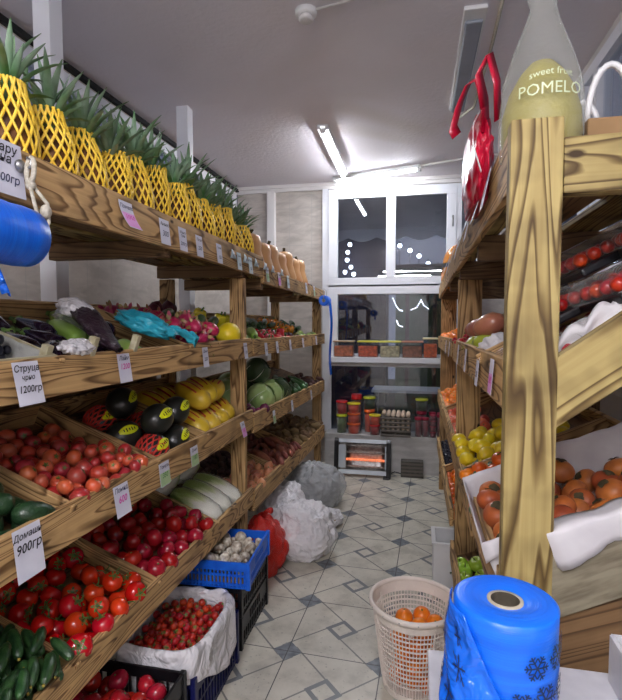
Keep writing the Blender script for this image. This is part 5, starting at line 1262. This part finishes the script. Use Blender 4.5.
for j in range(6): MB().tube([(-.14+.34*j/5, -.056, .09), (-.14+.34*j/5, -.028, .312)], .0018, 5).build('guard_wire', M['steel'], ht)
for s_ in (-1, 1): MB().b2((s_*.24-.03, -.10, 0), (s_*.24+.03, .09, .016)).build('foot', M['black'], ht, bevel=.004)
cb = empty('power_plug', (-.20, 5.07, 0), 0, 'black plug and cable on the floor between the heater and the grey block', 'plug')
MB().tube([(-.05, .0, .02), (-.02, .01, .035), (.02, .0, .03), (.06, -.01, .02)], .006, 6).build('cable', M['black'], cb, True); MB().lathe([(.012, 0), (.018, .012), (.018, .03), (.012, .04)], 12, T(.05, -.01, .02) @ RY(PI/2)).build('plug_body', M['black'], cb, True)
bk = empty('grooved_block', (-.045, 5.075, 0), 0, 'dark grey grooved block on the floor against the marble ledge', 'block')
M['blockgrey'] = plain('dark_grey_concrete', (92, 88, 82), (72, 68, 64), .85, 30, bump=.3)
MB().b2((-.11, -.052, .0), (.11, .052, .165)).build('block_body', M['blockgrey'], bk, bevel=.005)
for k in range(4): MB().b2((-.106, -.0565, .022+.036*k), (.106, -.05, .040+.036*k)).build('ridge', plain('grey_ridge', (112, 106, 98), None, .85) if k == 0 else bpy.data.materials['grey_ridge'], bk)
LZ = .3855
def tub(name, x, y, z, r_, h, cfill, clid, label, cat='jar', taper=.92, clear=False, cwall=None, group=None):
    o = empty(name, (x, y, z), 0, label, cat, group)
    MB().lathe([(r_*taper, 0), (r_, h*.9), (r_*.985, h*.9), (r_*.97*taper, .004)], 20).build('tub_wall', M['tubcl'], o, True)
    MB().lathe([(1e-6, .003), (r_*taper*.95, .003), (r_*.95, h*.8), (1e-6, h*.82)], 18).build('filling', cfill, o, True)
    MB().lathe([(r_*1.04, h*.86), (r_*1.06, h*.9), (r_*1.04, h*.99), (r_*.9, h), (1e-6, h)], 20).build('lid', clid, o, True)
    return o
cOr = plain('carrot_salad', (212, 74, 28), (196, 50, 24), .5, 50); cRd = plain('red_salad', (176, 28, 28), (150, 20, 24), .5, 40); cGn = plain('green_pickle', (92, 110, 50), (60, 84, 40), .5, 40)
cDg = plain('dark_green_pickle', (30, 62, 36), (24, 48, 30), .5, 40); cCr = plain('beetroot_salad', (120, 16, 46), (96, 12, 36), .35, 30)
lY = plain('yellow_lid', (226, 204, 24), None, .4); lR = plain('red_lid', (196, 24, 34), None, .4); lYG = plain('green_yellow_lid', (196, 206, 40), None, .4); lC = plain('crimson_lid', (140, 16, 48), None, .4); lO = plain('orange_lid', (224, 96, 30), None, .4)
yb = 5.23
tub('pickle_jar', -.785, yb, LZ, .055, .20, cGn, lYG, 'tall jar of green pickles at the left end of the marble ledge')
tub('salad_tub', -.785, yb, LZ+.201, .06, .14, cRd, lR, 'red tub with a red lid standing on the green pickle jar', 'tub')
for k, nm in enumerate(('bottom', 'middle', 'top')):
    tub('salad_tub', -.655, yb-.01, LZ+.108*k, .066, .107, cOr if k < 2 else cOr, lO if k < 2 else lY, 'orange carrot salad tub, %s one of the stack of three on the ledge' % nm, 'tub')
tub('salad_tub', -.64, yb+.10, LZ, .055, .40, cRd, lR, 'tall red tub with a red lid behind the stack of orange tubs', 'tub')
tub('salad_tub', -.50, yb+.09, LZ, .055, .245, cOr, lO, 'tall orange tub below the dark green one on the ledge', 'tub')
tub('salad_tub', -.50, yb+.09, LZ+.246, .062, .13, cDg, lYG, 'dark green tub with a yellow green lid on the tall orange tub', 'tub')
tub('salad_tub', -.43, yb-.035, LZ, .054, .105, cRd, lR, 'red tub at the bottom front left of the egg trays', 'tub')
tub('salad_tub', -.43, yb-.035, LZ+.106, .058, .105, cOr, lY, 'orange red tub with a yellow lid on the red tub beside the eggs', 'tub')
for k, x in enumerate((.01, .085)): tub('preserve_jar', x, yb-.04, LZ, .034, .20, cCr, lC, 'tall crimson preserve jar right of the egg trays, %s one' % ('left' if k == 0 else 'right'))
tub('preserve_jar', .045, yb+.065, LZ, .05, .25, cCr, lC, 'taller crimson jar carrying the green tub behind the two front jars')
tub('salad_tub', .045, yb+.065, LZ+.251, .062, .125, cDg, lYG, 'green tub with a yellow green lid above the crimson jars', 'tub')
for k in range(4): tub('preserve_jar', .16, yb-.05, LZ+.058*k, .032, .057, cCr, lC, 'small crimson jar in the stack of four, %s' % ('lowest', 'second from below', 'third from below', 'topmost')[k])
for k, (x, y) in enumerate(((.225, yb-.045), (.235, yb+.05), (.155, yb+.06))): tub('preserve_jar', x, y, LZ, .034 if k else .03, .24, cCr, lC, 'tall crimson preserve jar at the right end of the ledge, %s' % ('front', 'rear right', 'rear left')[k])
# egg trays
def eggtray_mesh():
    def fn(u, v):
        x = (u-.5)*.30; y = (v-.5)*.20; return (x, y, .022+.018*math.cos(2*PI*u*6)*.5+.018*math.cos(2*PI*v*4)*.5)
    mb = MB().grid(fn, 48, 32); mb.b2((-.152, -.102, .0), (-.148, .102, .024)); mb.b2((.148, -.102, 0), (.152, .102, .024)); mb.b2((-.152, -.102, 0), (.152, -.098, .024)); mb.b2((-.152, .098, 0), (.152, .102, .024))
    return mb.mesh('egg_tray', F['eggtray'], True)
etm = eggtray_mesh()
eg = MB().lathe([(1e-6, -.026), (.012, -.023), (.0205, -.008), (.0215, .002), (.018, .016), (.010, .025), (1e-6, .029)], 14).mesh('egg', F['egg'], True)
etl = ['lowest', 'second lowest', 'middle', 'second highest', 'topmost']
for k in range(5):
    tag(inst('egg_tray', etm, T(-.215, yb-.02, LZ+.002+.044*k)), 'grey pulp egg tray on the marble ledge, %s of the stack of five' % etl[k], 'egg tray', 'stacked egg trays')
for k in (1, 2, 3):
    for i in range(6): inst('egg', eg, T(-.215-.125+.05*i, yb-.02-.075, LZ+.038+.044*k) @ SC(.72), None, 'egg showing at the front edge between the stacked trays', 'egg', 'eggs between the trays')
for i in range(6):
    for j in range(4):
        if (i, j) in ((0, 0), (1, 0), (0, 1), (5, 3)): continue
        inst('egg', eg, T(-.215-.125+.05*i, yb-.02-.075+.05*j, LZ+.044*4+.048), None, 'pale egg standing in the topmost tray', 'egg', 'eggs in the top tray')

# ------------------------------------------------------------------ right side, floor
wb = empty('storage_bin', (.185, 2.985, 0), 0, 'white plastic bin with grey inside on the floor by the right rack', 'bin')
for lo, hi in (((-.085, -.11, 0), (.085, .11, .006)), ((-.085, -.11, .006), (-.078, .11, .29)), ((.078, -.11, .006), (.085, .11, .29)), ((-.078, -.11, .006), (.078, -.103, .29)), ((-.078, .103, .006), (.078, .11, .29))):
    MB().b2(lo, hi).build('bin_wall', M['white'], wb, bevel=.002)
MB().b2((-.095, -.12, .285), (-.075, .12, .30)).b2((.075, -.12, .285), (.095, .12, .30)).b2((-.075, -.12, .285), (.075, -.10, .30)).b2((-.075, .10, .285), (.075, .12, .30)).build('rim', M['white'], wb, bevel=.003)
gm = MB(); rg = random.Random(3)
for k in range(60): leafmesh(.06, .03, .6, .3, 4, T(.185+rg.uniform(-.05, .05), 2.985+rg.uniform(-.07, .07), .10+rg.uniform(0, .05)) @ RZ(rg.uniform(0, 6)) @ RY(rg.uniform(-1, .3)), gm)
gm.box((.185, 2.985, .055), (.13, .18, .09))
tag(gm.build('leafy_herbs', F['leaf'], None, True), 'dark green leafy herbs in the white bin', 'herbs', kind='stuff')
# round basket
M['basket'] = plain('beige_plastic', (242, 232, 222), (232, 222, 212), .45, 10)
bs = empty('round_basket', (-.005, 2.12, 0), 0, 'beige round plastic basket with slotted wall in the aisle', 'basket')
BH, R0, R1_ = .375, .128, .178
rad = lambda z: R0+(R1_-R0)*z/BH
def brad(z): return rad(z)
MB().lathe([(1e-6, 0), (R0, 0), (R0+.002, .006), (1e-6, .006)], 40).build('basket_base', M['basket'], bs, True)
def ring(z0, z1, th=.003): return [(rad(z0), z0), (rad(z1), z1), (rad(z1)-th, z1), (rad(z0)-th, z0), (rad(z0), z0)]
mb = MB()
for z0, z1 in ((.0, .03), (.066, .073), (.108, .115), (.150, .158), (.171, .176), (.192, .199), (.213, .218), (.234, .241), (.255, .260), (.276, .283), (.297, .302), (.129, .134), (.087, .092), (.318, .36)): mb.lathe(ring(z0, z1), 72, caps=False)
for k in range(72):
    a = 2*PI*k/72; ca, sa = math.cos(a), math.sin(a); w_ = .0040 if k % 6 else .011
    mb.bar((rad(.02)*ca-.0015*ca, rad(.02)*sa-.0015*sa, .02), (rad(.34)*ca-.0015*ca, rad(.34)*sa-.0015*sa, .34), .003, w_, up=(ca, sa, 0))
mb.build('slotted_wall', M['basket'], bs)
MB().lathe([(R1_-.004, BH-.02), (R1_+.006, BH-.022), (R1_+.013, BH-.012), (R1_+.012, BH), (R1_+.004, BH+.004), (R1_-.004, BH), (R1_-.004, BH-.02)], 64, caps=False).build('rim', M['basket'], bs, True)
mb = MB()
for k in range(16): a = 2*PI*k/16+.1; mb.ball(((R1_+.0125)*math.cos(a), (R1_+.0125)*math.sin(a), BH-.008), .003, seg=6, rings=4)
tag(mb.build('rim_rivets', M['steel'], bs), kind='stuff')
for i, (x, y, z) in enumerate([(-.045, 2.14, .275), (.03, 2.17, .275), (.085, 2.12, .275), (.02, 2.08, .275)]):
    K['orange'].put(T(x, y, z+.0) @ RX(.4*i) @ SC(.95), random.Random(i), 'orange resting near the %s of the round basket' % ('left', 'back', 'right', 'front')[i], 'oranges in the basket')
fl2 = pack(.2, .2, .2, [K['orange']], 22, 5, slope=0)
for (k, u, v, h, th, s_) in fl2:
    if h+.04 < .235: k.put(T(-.105+u, 2.02+v, h+.007) @ RX(th), random.Random(1), 'orange deep inside the round basket, seen through its slots', 'oranges low in the basket')
# ------------------------------------------------------------------ right rack: top shelf
pm = empty('pomelo', (.262, 1.225, 1.884), 0, 'big green yellow pomelo in clear printed film on the right top shelf', 'pomelo')
MB().lathe([(1e-6, 0), (.04, .003), (.072, .03), (.084, .08), (.082, .125), (.068, .175), (.046, .215), (.026, .238), (1e-6, .244)], 28).build('fruit_body', F['pomelo'], pm, True)
def pmod(a, q): return 1+.035*math.sin(9*a+5*q)*q+.03*math.sin(4*a)*q
MB().lathe([(.05, .002), (.084, .03), (.0885, .08), (.088, .13), (.084, .19), (.062, .26), (.036, .325), (.026, .36), (.04, .40), (.058, .43)], 40, None, pmod, caps=False).build('printed_film', M['wrap'], pm, True)
M['filmprint'] = plain('pale_print', (206, 218, 180), None, .4)
def wrap_text(body, size, R_, z, m, th0=-PI/2, arc=0):
    me = textmesh(body, size, m, 0, 'lettering', .0)
    for v in me.vertices:
        x, y = v.co.x, v.co.y; a = th0+x/R_; v.co = (R_*math.cos(a), R_*math.sin(a), z+y+arc*(math.cos(x/R_*1.2)-1))
    return me
inst('lettering', wrap_text('POMELO', .034, .0925, .148, M['filmprint']), None, pm)
inst('lettering', wrap_text('sweet fruit', .020, .0905, .183, M['filmprint'], arc=.03), None, pm)
kb = empty('carrier_bag', (.50, 1.37, 1.8835), 0, 'brown kraft carrier bag with white band handles on the right top shelf', 'bag')
MB().b2((-.14, -.14, 0), (.2, .14, .118)).build('bag_body', M['kraft'], kb, bevel=.006)
for yy in (-.10, .10):
    MB().tube([(-.13+.085*(1-math.cos(PI*k/14))/2*1.1, yy, .12+.125*math.sin(PI*k/14)) for k in range(15)], .0075, 6).build('handle', M['white'], kb, True)
rb = blob('red_bag', M['redbag'], (.168, 1.62, 2.0), .16, (.24, 1.5, .95), 6, 'glossy red shopping bag hanging over the edge of the right top shelf', 'bag', .22, 2.2, 5)
def band(pts, w_, name, m, parent=None, up=(0, 1, 0)):
    mb = MB(); n = len(pts); pts = [Vector(p) for p in pts]; vs = []
    for i, p in enumerate(pts):
        t_ = (pts[min(i+1, n-1)]-pts[max(i-1, 0)]).normalized(); s_ = t_.cross(Vector(up)).normalized() if abs(t_.dot(Vector(up))) < .95 else Vector((1, 0, 0))
        u_ = Vector(up); vs += [p-u_*w_/2, p+u_*w_/2]
    mb.add(vs, [(2*i, 2*i+1, 2*i+3, 2*i+2) for i in range(n-1)]); return mb.build(name, m, parent, True, solid=.002)
h1 = band([(.168, 1.42, 2.06), (.165, 1.43, 2.14), (.15, 1.43, 2.20), (.125, 1.43, 2.19), (.10, 1.42, 2.13), (.085, 1.42, 2.07), (.095, 1.42, 2.05)], .04, 'handle', M['redbag'], up=(.55, .5, .6))
h2 = band([(.19, 1.36, 2.06), (.185, 1.35, 2.15), (.165, 1.34, 2.215), (.14, 1.34, 2.17), (.155, 1.35, 2.09)], .03, 'handle', M['redbag'], up=(.6, .5, .5))
s1 = band([(.150, 1.34, 1.93), (.138, 1.42, 2.02), (.14, 1.46, 2.09), (.165, 1.47, 2.14)], .007, 'white_stripe', M['redbagstripe'], up=(0, .8, -.6))
for q in (h1, h2, s1): q.parent = rb; q.matrix_basis = rb.matrix_basis.inverted()
blob('pale_film_bundle', M['clearbag'], (.262, 1.98, 1.96), .11, (.8, 1.9, .65), 9, 'bundle in pale clear film behind the red bag on the right top shelf', 'bundle', .35, 3)
for (x, y, r_, hz, lb) in ((.30, 4.10, .115, .165, 'larger orange pumpkin with a dark net band on the right top shelf'), (.27, 4.42, .085, .10, 'smaller orange pumpkin at the far end of the right top shelf')):
    o = inst('orange_pumpkin', MB().lathe([(max(1e-6, r_*math.sin(PI*k/12)), hz-hz*math.cos(PI*k/12)) for k in range(13)], 24, None, lambda a, q: 1+.03*math.cos(8*a), caps=False).mesh('orange_pumpkin', F['pepperO'], True), T(x, y, 1.832), None, lb, 'pumpkin')
    inst('stem', sqst, T(0, 0, hz*2-.25), o)
    if r_ > .1:
        MB().lathe([(r_*1.035, hz*.9), (r_*1.045, hz*1.1)], 24, RX(.5) @ T(0, -.06, -.02) if False else None, lambda a, q: 1+.03*math.cos(8*a), caps=False).build('net_band', M['black'], o)
kn = 0
# second board, near end: clear boxes of small tomatoes on black trays, white scalloped paper in front
tr = t[('C2', 0)]
K['cocktail'] = Kind('cocktail_tomato', 'tomato', K['cherry'].bodies, [], K['cherry'].balls)
def clam(tray, u, v, h, a, lb, n=10):
    r_ = empty('tomato_box', (0, 0, 0), 0, lb, 'food box', 'clear tomato boxes'); r_.matrix_basis = tray.M @ T(u, v, h) @ RZ(a)
    MB().b2((-.085, -.06, 0), (.085, .06, .022)).build('box_tray', M['black'], r_, bevel=.006)
    MB().lathe([(.096, .022), (.092, .055), (.078, .074), (1e-6, .076)], 4, RZ(PI/4) @ SC(1.2, .85, 1)).build('clear_lid', M['tubcl'], r_, bevel=.008)
    MB().b2((-.02, -.025, .0765), (.03, .02, .0772)).build('paper_label', M['paper'], r_)
    rr = random.Random(int(u*1000+v*77))
    for i in range(4):
        for j in range(3): K['cocktail'].put(r_.matrix_basis @ T(-.06+.04*i, -.037+.037*j, .040) @ SC(1.05) @ RX(rr.uniform(0, 1)), rr, 'small red tomato inside a clear box on the right second board', 'tomatoes in clear boxes', False)
    return r_
cl = [(tr, .11, .12, .001, .1, 'front left'), (tr, .29, .12, .001, -.1, 'front right'), (tr, .11, .27, .001, 0, 'second row, aisle side'), (tr, .29, .27, .001, .1, 'second row, wall side'),
      (tr, .11, .42, .001, .1, 'third row'), (tr, .29, .43, .001, -.1, 'third row by the near end'), (tr, .27, .33, .080, .25, 'lying on top near the end'), (tr, .12, .37, .080, -.2, 'lying on top at the back'), (tr, .21, .50, .080, .1, 'topmost at the back'), (tr, .12, .22, .080, .1, 'lying on top, aisle side'), (tr, .24, .44, .158, -.15, 'crowning the pile at the back'), (tr, .14, .33, .158, .2, 'crowning the pile in the middle')]
for (a_, u, v, h, an, lb) in cl: clam(a_, u, v, h, an, 'clear box of small tomatoes on a black tray, '+lb)
t2 = t[('C2', 1)]
for k, (u, v, h, an) in enumerate([(.13, .44, .001, 0), (.33, .52, .001, .1), (1.07, .50, .001, .2), (1.07, .36, .001, 0)]):
    clam(t2, u, v, h, an, 'clear box of small tomatoes behind the mangoes, '+('far back', 'second from the back', 'near the wall', 'nearest the paper')[k])
def scallop(u, v):
    x = .295+.48*u; zr = 1.404+(x-.25)*.72
    return (x, 1.17+.03*math.sin(7*u)*v+.02*noise.noise(Vector((x*9, v*3, 1))), zr+.0+v*(.07+.026*abs(math.sin(26*u))+.03*noise.noise(Vector((x*7, 0, 4)))))
cloth('scalloped_paper', M['cotton'], scallop, 80, 8, 'white scalloped paper standing along the near end of the right second board', 'paper')
def scallop2(u, v):
    x = .215+.5*u; zr = 1.404+(x-.25)*.56
    return (x, 1.26+.05*math.sin(5*u+1)+.02*v+.02*noise.noise(Vector((x*9, v*3, 9))), zr+.0+v*(.06+.024*abs(math.sin(21*u+1))))
cloth('scalloped_paper', M['cotton'], scallop2, 60, 8, 'second sheet of white scalloped paper just behind the first', 'paper')
# persimmons in a white lined bay at the near end
tr = t[('C5', 0)]
fill(tr, K['persim'], 44, 91, 'orange brown persimmon in the white lined bay', 'persimmons', .15, .02, tr.W-.02, .02, tr.L-.02, tiltmax=.7)
def ln(a, b):
    th = 2*PI*a; cx, cy = math.cos(th), math.sin(th); q = max(abs(cx), abs(cy)); sx_, sy_ = cx/q, cy/q
    n = noise.noise(Vector((cx*4, cy*4, b*3)))
    k = min(1, b/.4); h = max(0, (b-.4)/.6)
    up = min(1, h/.5); out = max(0, (h-.5)/.5)
    W_, L_ = tr.W/2-.004, tr.L/2-.004
    nearside = sx_ > .9 and abs(sy_) < .98
    u = tr.W/2+sx_*W_*k*(1)+sx_*.012*out; v = tr.L/2+sy_*L_*k+(sy_*.02*out if cy > 0 else sy_*.008*out)
    vv = tr.L/2+sy_*L_*k; sm = min(1, max(0, (vv-.10)/.04)); wn = sm if sx_ > .97 else 0
    if wn: u = tr.W/2+sx_*W_*k+(.082*min(1, out*2.2)+.012*n*out)*wn
    z = .004+.145*up*(1+.04*n)+.012*wn*min(1, out*3)-(max(0, out-.5)*.13*(1+.7*n)*wn+(1-wn)*.04*out*out)
    return tr.M @ Vector((u, v, max(.004, z)+.006*n*h+.010*noise.noise(Vector((u*22, v*22, b*3)))*h))
cloth('white_liner', M['cotton'], ln, 120, 30, 'white paper liner of the persimmon bay, folded over its near side', 'liner', solid=.001)
fc = empty('fruit_crate', (0, 0, 0), 0, 'pale slatted crate end sticking up at the aisle edge left of the big post', 'crate'); fc.matrix_basis = T(.222, 1.44, 1.0)
for dx in (0, .03): MB().b2((dx-.006, -.24, -.04), (dx+.006, .24, .0)).build('slat', M['cratewood'], fc, bevel=.002)
for yy in (-.23, .23): MB().b2((.0065, yy-.012, -.05), (.0235, yy+.012, .02)).build('corner_block', M['cratewood'], fc, bevel=.002)
